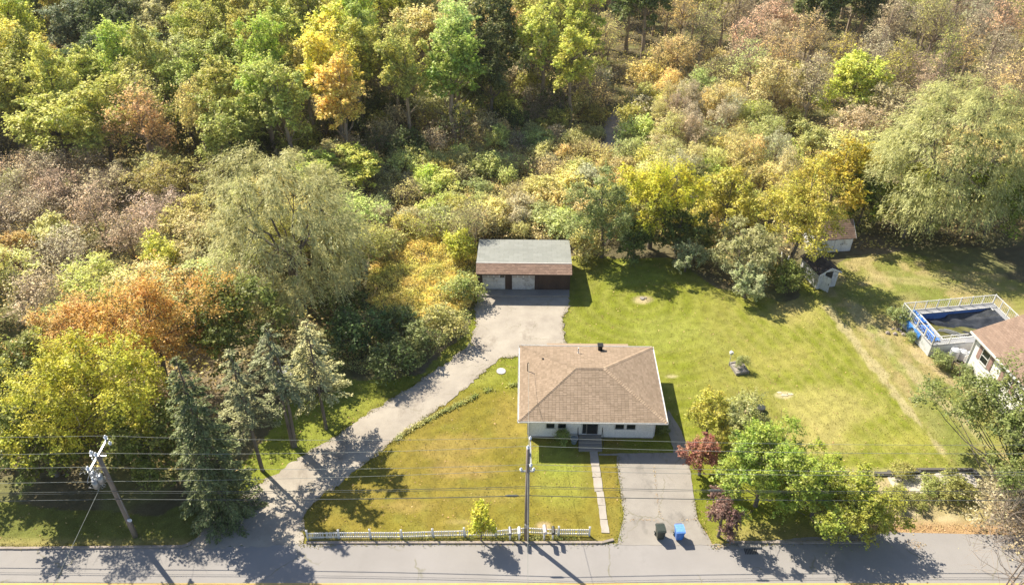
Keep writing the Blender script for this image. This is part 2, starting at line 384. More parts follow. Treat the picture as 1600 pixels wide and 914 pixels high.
def twigs(mb, c, k, L, r=.02, up=.5):
    for _ in range(k):
        d = Vector((rng.gauss(0,1), rng.gauss(0,1), rng.gauss(0,1)+up)).normalized(); c2 = Vector(c) + d*L*.2
        m_ = c2 + d*L*.5 + Vector((rng.uniform(-.15,.15),)*3)*L; e = m_ + (d+Vector((rng.gauss(0,.4),rng.gauss(0,.4),.3))).normalized()*L*.5
        mb.tube([c2, m_, e], [r, r*.7, r*.3], 3, cap=False)
def broad(h, r, cb=.35, ncl=34, leaves=9000, size=.33, rc=.33, tw=4, trunk_r=None, lobes=5, top=1., bark=BARK, twr=.02, mat=LEAF, flat=.75, multi=1):
    mb = MB(); tr = trunk_r or .016*h+.03
    cz, rz = h*(1+cb)/2, h*(1-cb)/2
    ph = [(rng.uniform(0,6.28), rng.randint(2,4), rng.uniform(.1,.26)) for _ in range(lobes)]
    cl = []; tries = 0
    while len(cl) < ncl and tries < 4000:
        tries += 1
        d = unit(1)[0]; rad = rng.random()**.35
        if d[2] < -.55: continue
        a = math.atan2(d[1], d[0]); f = 1 + sum(am*math.sin(k*a+p) for p, k, am in ph)
        c = np.array([d[0]*r*rad*f*(1-rc*.6), d[1]*r*rad*f*(1-rc*.6), cz + d[2]*rz*rad*(1-rc*.4)*(1+.12*rng.uniform(-1,1))])
        if all(np.linalg.norm((c-q)/np.array([1,1,.8])) > r*rc*.75 for q, _ in cl) or tries > 2500: cl.append((c, r*rc*rng.choice([.45,.6,.75,.9,1.1])))
    stems = []
    for k in range(multi):
        off = Vector((rng.uniform(-1,1), rng.uniform(-1,1), 0))*(.25*r if multi > 1 else .0)
        lean = Vector((rng.uniform(-1,1), rng.uniform(-1,1), 0))*h*.035 + off*1.5
        pts = [Vector((0,0,-.2)) + off*.4] + [off*.4 + lean*t + Vector((rng.uniform(-1,1), rng.uniform(-1,1), 0))*.012*h + Vector((0,0,h*.86*t)) for t in (.15,.35,.55,.75,.92,1)]
        k2 = 1/math.sqrt(multi)
        mb.tube(pts, [tr*1.35*k2, tr*k2, tr*.85*k2, tr*.65*k2, tr*.42*k2, tr*.2*k2, tr*.08*k2], 7, cap=False); stems.append(pts)
    L = []; Nn = []; per = leaves/len(cl)
    for c, s in cl:
        pts = rng.choice(stems)
        zt = max(cb*h*.7, min(h*.8, c[2] - rng.uniform(.25,.6)*math.hypot(c[0],c[1]) - .1*h))
        base = min(pts, key=lambda p: abs(p.z-zt)); lr = tr*(.16+.3*s/(r*rc+.01))*.6
        limb(mb, base, c, lr, lr*.3)
        if tw: twigs(mb, c, tw, s*1.25, twr)
        n = max(3, int(per*rng.uniform(.8,1.6)*(s/(r*rc))**1.2*1.15))
        d = unit(n); d[:,2] = np.where(nr.random(n) < .72, np.abs(d[:,2]), d[:,2])
        rr = nr.uniform(.35,1.08,(n,1))**.55
        pos = c + d*rr*s*np.array([1,1,flat])
        m_ = int(n*.62); K = 9; tw_ = unit(K) + np.array([0,0,.45]) + (c*np.array([1,1,0])/(r+.01))*.5; tw_ /= np.linalg.norm(tw_,axis=1)[:,None]
        tl = nr.uniform(.8,1.75,K)*s; ix = nr.integers(0,K,m_); tt = nr.uniform(.25,1,(m_,1))
        pos[:m_] = c + tw_[ix]*tt*tl[ix][:,None] + nr.normal(0,.13*s,(m_,3))*(1.25-tt*.7); d[:m_] = tw_[ix]
        pos[:,2] = np.maximum(pos[:,2], .08)
        L.append(pos); Nn.append(d*.55 + np.array([0,0,.7]))
    Lc = np.concatenate(L); Nc = np.concatenate(Nn)
    return mb.mesh('trunk', bark, True), quadmesh('crown', leafquads(Lc, Nc, size), mat)
def conifer(h, r, cb=.05, n_wh=26, per=9, leaves=12000, size=.26, power=.85, bark=BARK, droop=.25, mat=NEEDLE, gap=0., asp=.34, double=False):
    mb = MB(); tr = .009*h+.03
    tops = [0] if not double else [0, .55]
    for dx in tops: mb.tube([(dx*.3,0,-.2),(dx*.6,0,h*.3),(dx*.7,0,h*.7),(dx*.3,0,h)], [tr*1.2, tr*.9, tr*.55, .02], 7, cap=False)
    L = []; Nn = []; D = []; tot = 0; bl = []
    for i in range(n_wh):
        t = (i+rng.uniform(.0,.9))/n_wh; z = h*(cb + (1-cb)*t)
        for k in range(max(3, int(per*(1-t*.55)))):
            if rng.random() < gap*(1-t): continue
            a = rng.uniform(0, 6.283); ln = r*(1-t)**power*rng.uniform(.7,1.15) + .12
            bl.append((z + rng.uniform(-.2,.2), a, ln))
    S_ = sum(b[2] for b in bl)
    for z, a, ln in bl:
        d = np.array([math.cos(a), math.sin(a), 0.]); e = np.array([0,0,-droop*ln]) + d*ln
        if ln > .5: mb.tube([(0,0,z), tuple(d*ln*.55+[0,0,z-droop*ln*.2]), tuple(e+[0,0,z])], [.02+.012*ln,.018,.008], 3, cap=False)
        n = max(4, int(leaves*ln/S_)); t = nr.uniform(.18,1,(n,1))**.8
        side = np.array([-d[1], d[0], 0]); wd = ln*.28*(1.15-t)*nr.uniform(-1,1,(n,1))
        p = np.array([0,0,z]) + d*ln*t + np.array([0,0,-1.])*droop*ln*t**2 + side*wd + nr.normal(0,.05,(n,3)); p[:,2] -= np.abs(wd[:,0])*.35
        L.append(p); Nn.append(np.tile(np.array([0,0,1.])+d*.35, (n,1))); D.append(d + side*np.sign(wd)*.7 + np.array([0,0,-.3]))
    return mb.mesh('trunk', bark, True), quadmesh('crown', leafquads(np.concatenate(L), np.concatenate(Nn), size, asp, np.concatenate(D)), mat)
def willow(h, r, strands=6500, per=12, size=.31, lob=62):
    mb = MB(); tr = .45
    mb.tube([(0,0,-.2),(.1,.1,h*.12),(-.1,.1,h*.25),(0,0,h*.4)], [tr*1.3,tr,tr*.85,tr*.6], 8, cap=False)
    L = []; Nn = []; D = []
    cl = []; tries = 0
    while len(cl) < lob and tries < 5000:
        tries += 1; d = unit(1)[0]
        if d[2] < -.5: continue
        k = rng.uniform(.7, 1.0)
        c = np.array([d[0]*r*.84*k*(1+.12*math.sin(3*math.atan2(d[1],d[0])+1)), d[1]*r*.84*k, h*.44 + d[2]*h*(.5 if d[2] > 0 else .42)*k])
        if all(np.linalg.norm(c-q) > r*.27 for q in cl): cl.append(c)
    main = []
    for k in range(9):
        a = k*.7+rng.uniform(-.2,.2); e = (math.cos(a)*r*rng.uniform(.25,.55), math.sin(a)*r*rng.uniform(.25,.55), h*rng.uniform(.5,.7))
        main += limb(mb, (0,0,h*rng.uniform(.22,.4)), e, .18, .06, .12, 5, 6)[2:]
    for c in cl:
        b = min(main, key=lambda q: (q-Vector(c)).length); limb(mb, b, c, .05, .02, -.1)
    per_c = max(1, strands//len(cl))
    for c in cl:
        out = np.array([c[0], c[1], 0.]); out /= np.linalg.norm(out)+1e-6; ls = r*.22*rng.uniform(.7,1.35)
        for _ in range(per_c):
            a = rng.uniform(0,6.283); d0 = np.array([math.cos(a), math.sin(a), 0]); hd = (d0*.9 + out*.55); reach = ls*rng.random()**.45
            ln = rng.uniform(.4, 2.4)*(1.35 if c[2] < h*.6 else .6); n = int(per*rng.uniform(.7,1.3)); t = np.linspace(0,1,n)[:,None]
            p = c + np.array([0,0,ls*.45]) + hd*reach*np.minimum(t*2.4,1)**.8 + np.array([0,0,1.])*(ls*.62*np.sin(np.minimum(t*2.2,1)*math.pi) - ln*np.clip(t-.18,0,1)**1.2)
            p = p + nr.normal(0,.07,(n,3)); p[:,2] = np.maximum(p[:,2], .4)
            L.append(p); Nn.append(np.tile(hd*.5+np.array([0,0,1.]), (n,1))); D.append(np.tile(hd*.3+np.array([0,0,-1.]), (n,1)) + hd*(1-t)*1.)
    return mb.mesh('trunk', BARK, True), quadmesh('crown', leafquads(np.concatenate(L), np.concatenate(Nn), size, .2, np.concatenate(D), .3), WILLOW)
def plant(pr, x, y, col, name, label, cat, s=1., sz=None, rz=None, group=None, z=0, crown='crown', tcol=None):
    o = thing(name, label, cat, (x, y, z), rng.uniform(0, 6.28) if rz is None else rz, group)
    o.scale = (s, s, sz or s)
    t = link('trunk', pr[0], o); c = link(crown, pr[1], o)
    c.color = (*col, 1); return o

def shade(c, k=.12):
    f = 1 + rng.uniform(-k, k); return tuple(min(.8, max(.005, x*f*(1+rng.uniform(-k,k)*.6))) for x in c)
PAL = dict(G=(.29,.34,.08), OG=(.35,.37,.11), DG=(.12,.15,.055), YG=(.43,.45,.12), Y=(.52,.48,.14), O=(.50,.38,.17), PK=(.50,.41,.29), TN=(.52,.47,.22),
           GR=(.43,.40,.28), RD=(.42,.23,.13), PO=(.42,.44,.18), SG=(.33,.37,.17), BS=(.22,.27,.15), OL=(.37,.37,.11), PU=(.24,.13,.12))
NAMES = dict(G='bright green', OG='olive green', DG='dark green', YG='yellow green', Y='golden yellow', O='orange', PK='pinkish brown', TN='tan',
             GR='grey brown', RD='rust red', PO='pale olive', SG='sage green', BS='blue green', OL='dull olive', PU='purple brown')

PROTO = {}
PROTO['broad'] = [broad(14, 4.2, .14, 46, 14000, .30) for _ in range(4)]
PROTO['tall'] = [broad(16, 3.4, .25, 42, 12500, .29, .34, 5, lobes=4, bark=BARK_P) for _ in range(4)]
PROTO['airy'] = [broad(11, 3.5, .2, 40, 5200, .24, .36, 9, twr=.02, bark=BARK_P) for _ in range(4)]
PROTO['bare'] = [broad(9, 3.3, .12, 40, 2400, .2, .4, 13, twr=.02, bark=BARK_P, multi=2) for _ in range(4)]
PROTO['small'] = [broad(6, 2.5, .03, 30, 6500, .22, .36, 4, multi=2) for _ in range(4)]
PROTO['shrub'] = [broad(2.6, 1.7, .0, 24, 3000, .17, .42, 3, .05, multi=3, flat=.9) for _ in range(6)]
PROTO['brush'] = [broad(2.8, 1.9, .0, 24, 1500, .15, .42, 14, .05, twr=.014, multi=3, bark=BARK_P, flat=.9) for _ in range(4)]
PROTO['lean'] = [broad(13, 2.9, .28, 40, 2300, .19, .36, 12, twr=.022, bark=BARK_P, lobes=4) for _ in range(5)]
HT = dict(lean=13, broad=14, tall=16, airy=11, bare=9, small=6, shrub=2.6, brush=2.8)
RAD = dict(lean=2.9, broad=4.2, tall=3.4, airy=3.5, bare=3.3, small=2.5, shrub=1.7, brush=1.9)

placed = []          # (x, y, r) already taken
def hand(kind, u, v, h, r, colk, name, label, cat='tree', pr=None, col=None):
    p = P(u, v); pr = pr or rng.choice(PROTO[kind]); hh = HT.get(kind, h); rr = RAD.get(kind, r)
    o = plant(pr, p.x, p.y, col or PAL[colk], name, label, cat, r/rr if kind in RAD else 1, h/hh if kind in HT else 1)
    placed.append((p.x, p.y, r*.75)); return o

# --- the trees that stand out
big = willow(16.0, 7.3)
hand('w', 468, 480, 16.5, 7, 'SG', 'willow_tree', 'huge pale green weeping willow left of the garage', pr=big, col=(.34,.34,.165))
big2 = willow(16.8, 7.9, 7500, lob=74)
hand('w', 1448, 362, 18.5, 8.4, 'SG', 'willow_tree', 'broad pale willow with wide drooping crown behind the swimming pool', pr=big2, col=(.31,.325,.14))
hand('n', 1535, 372, 10, 6, 'YG', 'broadleaf_tree', 'green and yellow tree filling the shade under the willow behind the pool', pr=broad(10,5,.1,36,11000,.3), col=(.17,.22,.04))
hand('n', 1410, 372, 7, 4, 'YG', 'broadleaf_tree', 'yellow green tree at the left foot of the willow behind the pool', pr=broad(8,3.6,.05,30,9000,.26), col=(.30,.32,.06))
hand('n', 192, 718, 12.5, 5.2, 'YG', 'maple_tree', 'bright yellow green maple left of the blue spruce', pr=broad(12.5,5.2,.10,56,34000,.18,.3,lobes=7), col=(.38,.38,.055))
hand('n', 268, 612, 11.5, 5.6, 'O', 'maple_tree', 'orange topped maple behind the yellow maple', pr=broad(11.5,5.4,.12,50,22000,.19,.32,8,lobes=7), col=(.45,.30,.09))
hand('n', 150, 598, 9, 4.2, 'O', 'maple_tree', 'tan and orange thin maple at the upper left of the yellow maple', pr=broad(9,4.2,.1,36,13000,.18,.34,8), col=(.47,.33,.13))
hand('n', 372, 590, 10.5, 4, 'DG', 'broadleaf_tree', 'dark olive tree between the orange maple and the willow', pr=broad(10.5,4,.08,36,12000,.25), col=(.15,.18,.045))
hand('n', 90, 742, 7.8, 3.8, 'DG', 'broadleaf_tree', 'dark green roadside tree behind the left utility pole', pr=broad(8.5,4,.05,34,11000,.24), col=(.15,.18,.045))
hand('n', 5, 712, 8.8, 4.2, 'DG', 'broadleaf_tree', 'mottled dark green tree at the far left end of the roadside thicket', pr=broad(9.5,4.4,.05,36,11000,.24), col=(.15,.18,.045))
hand('n', 240, 755, 7, 3.6, 'OL', 'broadleaf_tree', 'shaded olive tree between the yellow maple and the road', pr=broad(7.5,3.4,.03,30,9000,.22), col=(.15,.18,.045))
hand('n', 60, 640, 8.5, 4, 'G', 'broadleaf_tree', 'dull green tree with tan tips beyond the left utility pole', pr=broad(8.5,3.8,.05,34,9500,.24), col=(.20,.22,.06))
hand('s', 352, 797, 14.3, 3.3, 'BS', 'blue_spruce', 'dense blue green spruce touching the road end of the drive', 'spruce', pr=conifer(14.3,2.75,.03,34,12,25000,.24,.6,droop=.2), col=(.115,.14,.06))
hand('s', 410, 735, 12, 2.4, 'BS', 'spruce_tree', 'thin spruce with a long bare trunk right of the blue spruce', 'spruce', pr=conifer(12,2.2,.4,20,6,4600,.24,.6,gap=.45,droop=.3), col=(.20,.21,.11))
hand('s', 458, 698, 12, 2.5, 'BS', 'spruce_tree', 'twin trunked spruce in the middle of the row along the drive', 'spruce', pr=conifer(12,2.35,.42,20,6,5600,.24,.6,gap=.4,droop=.3,double=True), col=(.18,.20,.11))
hand('s', 510, 670, 10.9, 2.6, 'BS', 'spruce_tree', 'pale green spruce at the uphill end of the row along the drive', 'spruce', pr=conifer(10.9,2.45,.34,22,7,6500,.24,.6,gap=.35,droop=.25), col=(.33,.33,.17))
hand('n', 940, 402, 10.5, 3.2, 'SG', 'broadleaf_tree', 'rounded grey green tree at the back of the lawn behind the garage', pr=broad(10.5,3.3,.05,44,18000,.17,.3), col=(.25,.29,.12))
hand('n', 1015, 388, 11.5, 4.0, 'Y', 'broadleaf_tree', 'bright yellow tree right of the grey green one at the back of the lawn', pr=broad(11.5,4.0,.06,48,19000,.19,.3), col=(.44,.44,.06))
hand('n', 1055, 395, 6.5, 3, 'DG', 'broadleaf_tree', 'dark green tree in front of the yellow tree at the lawn edge', pr=broad(6.5,3,.0,30,9000,.22), col=(.14,.17,.05))
hand('n', 990, 405, 4.6, 2.6, 'DG', 'tall_shrub', 'dark green thicket under the grey green tree at the lawn edge', 'shrub', pr=broad(4.6,2.6,.0,26,7500,.2), col=(.12,.16,.05))
hand('n', 1128, 372, 8.2, 3.2, 'OL', 'broadleaf_tree', 'yellowish tree behind the pale rounded shrubs', pr=broad(8.2,3.2,.08,32,8000,.24), col=(.38,.36,.08))
hand('n', 1232, 422, 12, 4.4, 'Y', 'broadleaf_tree', 'golden olive tree overhanging the two sheds', pr=broad(12,4.3,.06,52,19000,.2,.3), col=(.38,.36,.08))
hand('n', 1290, 345, 10.5, 4, 'O', 'broadleaf_tree', 'orange topped green tree behind the sheds', pr=broad(10.5,4,.1,40,11000,.27,.3), col=(.36,.31,.05))
hand('n', 1340, 352, 6.5, 3.4, 'G', 'broadleaf_tree', 'dark green bushy tree right of the back shed', pr=broad(6.5,3.4,.0,30,9500,.24), col=(.15,.20,.04))
hand('n', 1070, 424, 3.9, 1.9, 'SG', 'round_shrub', 'small round pale shrub standing on the back lawn', 'shrub', pr=broad(3.9,1.9,.0,30,7000,.15,.3,flat=.9), col=(.30,.34,.20))
hand('n', 1150, 436, 6.6, 3.2, 'SG', 'round_shrub', 'largest of the three pale rounded shrubs by the lawn', 'shrub', pr=broad(6.6,3.3,.0,44,13000,.17,.26,flat=.9), col=(.33,.34,.18))
hand('n', 1163, 466, 4.3, 2.2, 'SG', 'round_shrub', 'pale shrub in front of the largest rounded shrub', 'shrub', pr=broad(4.3,2.2,.0,32,8500,.15,.3,flat=.9), col=(.33,.37,.22))
hand('n', 1225, 452, 2.8, 2.2, 'DG', 'shrub', 'dark leafy shrub growing against the front shed', 'shrub', pr=broad(2.8,2.2,.0,24,6000,.18,.35), col=(.20,.24,.07))
hand('n', 752, 846, 4.0, .95, 'YG', 'young_tree', 'small yellow green tree growing through the picket fence', pr=broad(4.0,.95,.03,26,3600,.13,.4,3,.05), col=(.40,.41,.06))
hand('n', 1100, 690, 5.4, 1.7, 'Y', 'tall_shrub', 'yellow shrub beside the house at the top of the hedge row', 'shrub', pr=broad(5.4,1.7,.0,32,6500,.15,.35), col=(.38,.37,.08))
hand('n', 1152, 700, 5.0, 2.2, 'SG', 'tall_shrub', 'grey green shrub behind the yellow and red shrubs', 'shrub', pr=broad(5.0,2.2,.0,34,8000,.16,.32), col=(.30,.32,.14))
hand('n', 1092, 742, 4.6, 1.25, 'RD', 'tall_shrub', 'rust red shrub at the edge of the concrete drive', 'shrub', pr=broad(4.6,1.3,.0,30,6500,.13,.35), col=(.30,.15,.11))
hand('n', 1122, 838, 4.2, 1.25, 'PU', 'tall_shrub', 'purple leaved shrub where the concrete drive meets the road', 'shrub', pr=broad(4.2,1.25,.0,30,5500,.13,.36), col=(.20,.13,.115))
hand('n', 1180, 790, 7.8, 3.7, 'G', 'broadleaf_tree', 'big bright green tree right of the concrete drive', pr=broad(7.1,3.7,.04,66,28000,.16,.23,lobes=7), col=(.25,.32,.065))
hand('n', 1268, 806, 6.0, 3.2, 'G', 'broadleaf_tree', 'yellow green spreading tree by the road, right of the bigger green tree', pr=broad(6.0,3.3,.04,54,19000,.155,.25,lobes=7), col=(.29,.34,.065))
hand('n', 1325, 826, 4.8, 2.8, 'YG', 'tall_shrub', 'yellow green shrub at the dry end of the roadside hedge', 'shrub', pr=broad(4.8,2.9,.0,40,12500,.16,.3), col=(.31,.33,.07))
hand('n', 1562, 778, 10.2, 5.2, 'OG', 'oak_tree', 'dark green oak leaning over the corner of the white neighbouring house', pr=broad(10.4,4.9,.12,80,32000,.18,.24,4,lobes=7), col=(.17,.205,.07))
tw = broad(11, 3.4, .12, 30, 110, .09, .34, 11, twr=.012, trunk_r=.10, bark=BARK_P, multi=3)
o = plant(tw, 30.2, 29.0, (.3,.3,.15), 'bare_tree', 'leafless grey tree standing by the road at the bottom right corner', 'tree')
o = plant(PROTO['brush'][0], *P(1560,812)[:2], (.36,.34,.24), 'brush', 'grey twiggy brush at the right end of the sandy lot', 'shrub', 1.3)
o = plant(PROTO['brush'][1], *P(1592,850)[:2], (.36,.30,.2), 'brush', 'grey leafless brush on the road bank under the oak', 'shrub', 1.1)
for u, v, s, lab in ((1455,765,.65,'low leafy bush inside the timber edge, left of its right corner'), (1408,742,.55,'small dark bush sprouting over the timber edge'), (1492,772,.8,'green bush in the sandy lot below the timber corner'),
                     (1430,790,.5,'dry olive weed clump in the middle of the sandy lot'), (1395,785,.6,'weed clump at the left end of the sandy lot beside the hedge')):
    plant(PROTO['shrub'][rng.randint(0,5)], *P(u,v)[:2], shade((.28,.31,.10)), 'bush', lab, 'shrub', s, s*.75)
hand('bare', 738, 392, 6.5, 2.2, 'GR', 'bare_tree', 'thin bare tree at the back left corner of the garage roof', col=(.40,.40,.18))
hand('small', 722, 410, 4.2, 1.9, 'YG', 'young_tree', 'yellow green sapling growing against the left side of the garage', col=(.42,.44,.08))
# shrubs on the bank between willow and drive
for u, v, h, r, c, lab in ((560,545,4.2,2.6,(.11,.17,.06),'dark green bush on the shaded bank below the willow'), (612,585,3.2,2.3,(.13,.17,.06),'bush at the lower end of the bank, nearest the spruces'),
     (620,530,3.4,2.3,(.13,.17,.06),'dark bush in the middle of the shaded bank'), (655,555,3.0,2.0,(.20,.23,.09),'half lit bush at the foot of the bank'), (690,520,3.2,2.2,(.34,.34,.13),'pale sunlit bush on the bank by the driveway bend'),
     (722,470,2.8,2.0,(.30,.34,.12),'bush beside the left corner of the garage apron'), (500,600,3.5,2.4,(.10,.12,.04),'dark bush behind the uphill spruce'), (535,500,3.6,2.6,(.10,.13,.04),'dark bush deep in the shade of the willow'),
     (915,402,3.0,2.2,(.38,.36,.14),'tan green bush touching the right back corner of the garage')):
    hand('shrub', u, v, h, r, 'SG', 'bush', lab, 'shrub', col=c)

rng.seed(21); nr = np.random.default_rng(21)
# --- the woods: colour and kind read off the photograph, zone by zone
AN = [(10,25,'YG','broad'),(50,65,'Y','broad'),(45,110,'G','broad'),(90,10,'BS','broad'),(145,15,'Y','broad'),(118,30,'O','small'),(155,50,'DG','broad'),(215,25,'SG','broad'),
 (300,60,'OG','broad'),(350,40,'OL','broad'),(320,130,'OG','broad'),(250,90,'SG','broad'),(180,100,'YG','broad'),(110,100,'YG','broad'),(90,170,'OL','broad'),(20,200,'GR','bare'),(60,255,'PK','bare'),(130,180,'OL','broad'),
 (190,250,'PK','bare'),(260,170,'O','airy'),(380,215,'O','bare'),(240,200,'PO','airy'),(300,270,'OL','airy'),(30,300,'GR','bare'),(100,320,'PK','bare'),(160,400,'TN','airy'),(20,400,'O','small'),(70,370,'GR','bare'),
 (120,440,'PO','small'),(180,380,'YG','small'),(240,380,'YG','small'),(60,450,'PK','bare'),(30,500,'GR','bare'),(120,500,'Y','airy'),(210,440,'TN','airy'),(260,350,'PK','bare'),(330,350,'OL','airy'),(30,560,'OL','small'),(90,540,'TN','airy'),
 (420,60,'YG','tall'),(470,100,'OL','tall'),(520,60,'OG','tall'),(540,8,'YG','broad'),(560,110,'Y','tall'),(600,90,'OL','tall'),(640,60,'TN','tall'),(620,90,'O','airy'),(680,50,'PO','tall'),(740,50,'TN','airy'),(450,160,'OG','tall'),(520,180,'OG','tall'),(600,170,'OG','tall'),
 (700,130,'G','tall'),(780,100,'DG','broad'),(760,160,'DG','tall'),(650,180,'DG','tall'),(860,30,'OL','broad'),(840,130,'DG','broad'),(880,80,'YG','tall'),(930,50,'TN','bare'),(940,110,'PK','airy'),(900,170,'OL','airy'),
 (1000,40,'DG','tall'),(1020,90,'OL','tall'),(1130,30,'RD','airy'),(1110,20,'TN','airy'),(1152,25,'GR','bare'),(1130,60,'TN','airy'),(1130,-5,'OL','airy'),(1060,130,'GR','bare'),(1110,170,'TN','airy'),(1050,190,'TN','airy'),(1150,100,'TN','airy'),(1180,130,'TN','airy'),(1210,30,'PK','airy'),(1250,60,'TN','airy'),(1300,20,'DG','tall'),
 (1290,90,'Y','airy'),(1340,110,'YG','broad'),(1200,190,'SG','small'),(1260,170,'PO','small'),(1330,170,'PK','airy'),(1400,60,'GR','bare'),(1450,30,'OL','airy'),(1500,40,'GR','bare'),(1550,90,'PK','bare'),(1480,90,'O','airy'),(1590,30,'OL','airy'),(1580,110,'TN','airy'),
 (1090,260,'TN','airy'),(1160,240,'TN','bare'),(1250,230,'TN','airy'),(1320,230,'PO','airy'),(1100,60,'TN','airy')]
def plin(x, pts):
    for (a, b), (c, d) in zip(pts, pts[1:]):
        if x <= c: return b + (d-b)*max(0, (x-a))/(c-a)
    return pts[-1][1]
fu = [(-300,255),(0,262),(250,292),(420,292),(560,262),(700,232),(900,196),(1000,150),(1100,165),(1250,215),(1400,230),(1700,240)]
eu = [(-300,640),(0,640),(110,600),(300,560),(330,500),(560,440),(600,400),(745,372),(900,372),(1060,372),(1130,345),(1250,345),(1320,325),(1700,330)]
def zone(u, v):
    f = plin(u, fu)
    if v < f: return 'woods'
    if v < plin(u, eu): return 'brush' if u < 575 else ('meadow' if u < 1245 else 'right')
    return None
WH = {}
def where(u, v):
    if v < 120:
        for k, t in ((200,'at the upper left corner'),(380,'near the mauve house'),(490,'above the garage willow'),(600,'right of the garage willow'),(720,'far behind the garage drive'),(850,'far behind the garage'),(950,'above the grey lawn tree'),(1050,'above the yellow lawn tree'),(1180,'above the round shrubs'),(1300,'above the sheds'),(1400,'above the pool willow'),(1500,'above the pool')):
            if u < k: return 'in the far woods ' + t
        return 'in the far woods at the upper right corner' if u < 1560 else 'at the far right edge of the woods'
    if u < 380:
        if v > 400: return 'in the thicket behind the maples'
        return 'in the thicket beside the garage willow' if v > 280 else 'in the woods beyond the grey thicket'
    if u < 600: return 'in the dark woods behind the garage willow'
    if u < 850: return 'in the dark woods behind the garage meadow'
    if u < 1050: return 'in the thin woods beside the trail'
    if u < 1250: return 'in the thin woods behind the back lawn'
    return 'in the woods behind the sheds'
cnt = {'tree': 0, 'shrub': 0}
def free(x, y, r):
    return all((x-a)**2 + (y-b)**2 > (r+c)**2 for a, b, c in placed)
houses_keep = [(-73,162,9),(-104,168,8),(-32,158,5),(-66,155,4)]
def fill(zn, want, spacing, tries):
    n = 0
    for _ in range(tries):
        if n >= want: break
        y = rng.uniform(56, 186); half = (y*cp + H*sp)*.70
        x = rng.uniform(-half, half); u, v = PX(x, y)
        v_ = max(v, -46)
        if zone(u, v_) != zn or v < -44: continue
        if zn == 'meadow' and abs(u-962+(v-200)*.25) < 24 and 160 < v < 240: continue
        if zn != 'meadow' and abs(u-975) < 22 and 120 < v < 240: continue
        sp_ = spacing*(1 + .25*(y > 110))
        if not free(x, y, sp_*.5): continue
        if any((x-a)**2+(y-b)**2 < c*c for a, b, c in houses_keep): continue
        hh = {'woods': 12, 'brush': 5, 'meadow': 2, 'right': 7}[zn]
        uc, vc = PX(x, y, hh*.75)
        if zn == 'meadow':
            kind = rng.choice(['shrub','shrub','shrub','brush']); ck = rng.choice(['PO','PO','SG','PO','OL','TN','GR','YG','SG','TN','PO','OL'])
            h = rng.uniform(1.5, 3.1); r = h*rng.uniform(.6,.95)
            if u > 950: h *= 1.25; r *= 1.15
            if u > 1020 and rng.random() < .4: kind, ck = 'airy', rng.choice(['TN','PO','GR']); h = rng.uniform(4.5,7.5); r = rng.uniform(1.6,2.4)
        else:
            a = min(AN, key=lambda q: (q[0]-uc+rng.gauss(0,14))**2 + ((q[1]-vc+rng.gauss(0,12))*1.3)**2); ck, kind = a[2], a[3]
            if zn == 'woods' and u > 930 and kind in ('airy','bare') and rng.random() < .8: kind = 'lean'
            if zn == 'woods' and u > 930 and kind == 'lean' and rng.random() < .35: ck = rng.choice(['GR','TN','PO','OL'])
            h = HT[kind]*rng.uniform(.8,1.12); r = RAD[kind]*rng.uniform(.85,1.15)
            if zn == 'woods' and 380 < u < 900 and kind in ('tall','broad'): h = rng.uniform(14,18)
            if zn == 'brush' and rng.random() < .45: kind, ck = rng.choice([('airy','OL'),('small','PO'),('airy','TN'),('small','OG'),('airy','O'),('bare','GR'),('airy','PO')]); h = HT[kind]*.8; r = RAD[kind]
            if zn == 'brush': h = min(h, rng.uniform(4.5,7)) ; r = min(r, 3.2)
            if zn == 'right': h = min(h, rng.uniform(6,8.5))
            if u < 400 and zn == 'woods' and kind in ('bare',): h = rng.uniform(6,8)
        c = shade(PAL[ck], .16); pr = rng.choice(PROTO[kind])
        s, sz = r/RAD[kind], h/HT[kind]
        if kind in ('shrub', 'brush'):
            plc = 'in the meadow behind the garage' if u < 760 else ('in the meadow right behind the garage roof' if u < 900 else ('in the meadow behind the back lawn' if u < 1080 else 'in the meadow behind the round shrubs'))
            lab = f"{NAMES[ck]} {'leafy' if kind == 'shrub' else 'twiggy'} shrub {plc}"
            o = plant(pr, x, y, c, 'meadow_shrub', lab, 'shrub', s, sz, group=f"{NAMES[ck]} {'leafy' if kind == 'shrub' else 'twiggy'} shrubs {plc}")
            cnt['shrub'] += 1
        else:
            desc = {'broad': 'full', 'tall': 'slender', 'airy': 'thin', 'bare': 'bare', 'small': 'bushy', 'lean': 'tall twiggy'}[kind]
            wh = where(uc, vc) if zn != 'meadow' else 'in the meadow behind the back lawn'
            o = plant(pr, x, y, c, dict(bare='bare_tree', airy='autumn_tree', tall='tall_tree', small='young_tree', lean='twiggy_tree', broad='broadleaf_tree')[kind], f"{desc} {NAMES[ck]} tree {wh}", 'tree', s, sz, group=f"{desc} {NAMES[ck]} trees {wh}")
            cnt['tree'] += 1
        placed.append((x, y, sp_*.5)); n += 1
    print(zn, n)
fill('woods', 330, 4.7, 40000)
fill('brush', 75, 3.7, 6000)
fill('right', 14, 4.4, 2000)
fill('meadow', 225, 2.1, 12000)
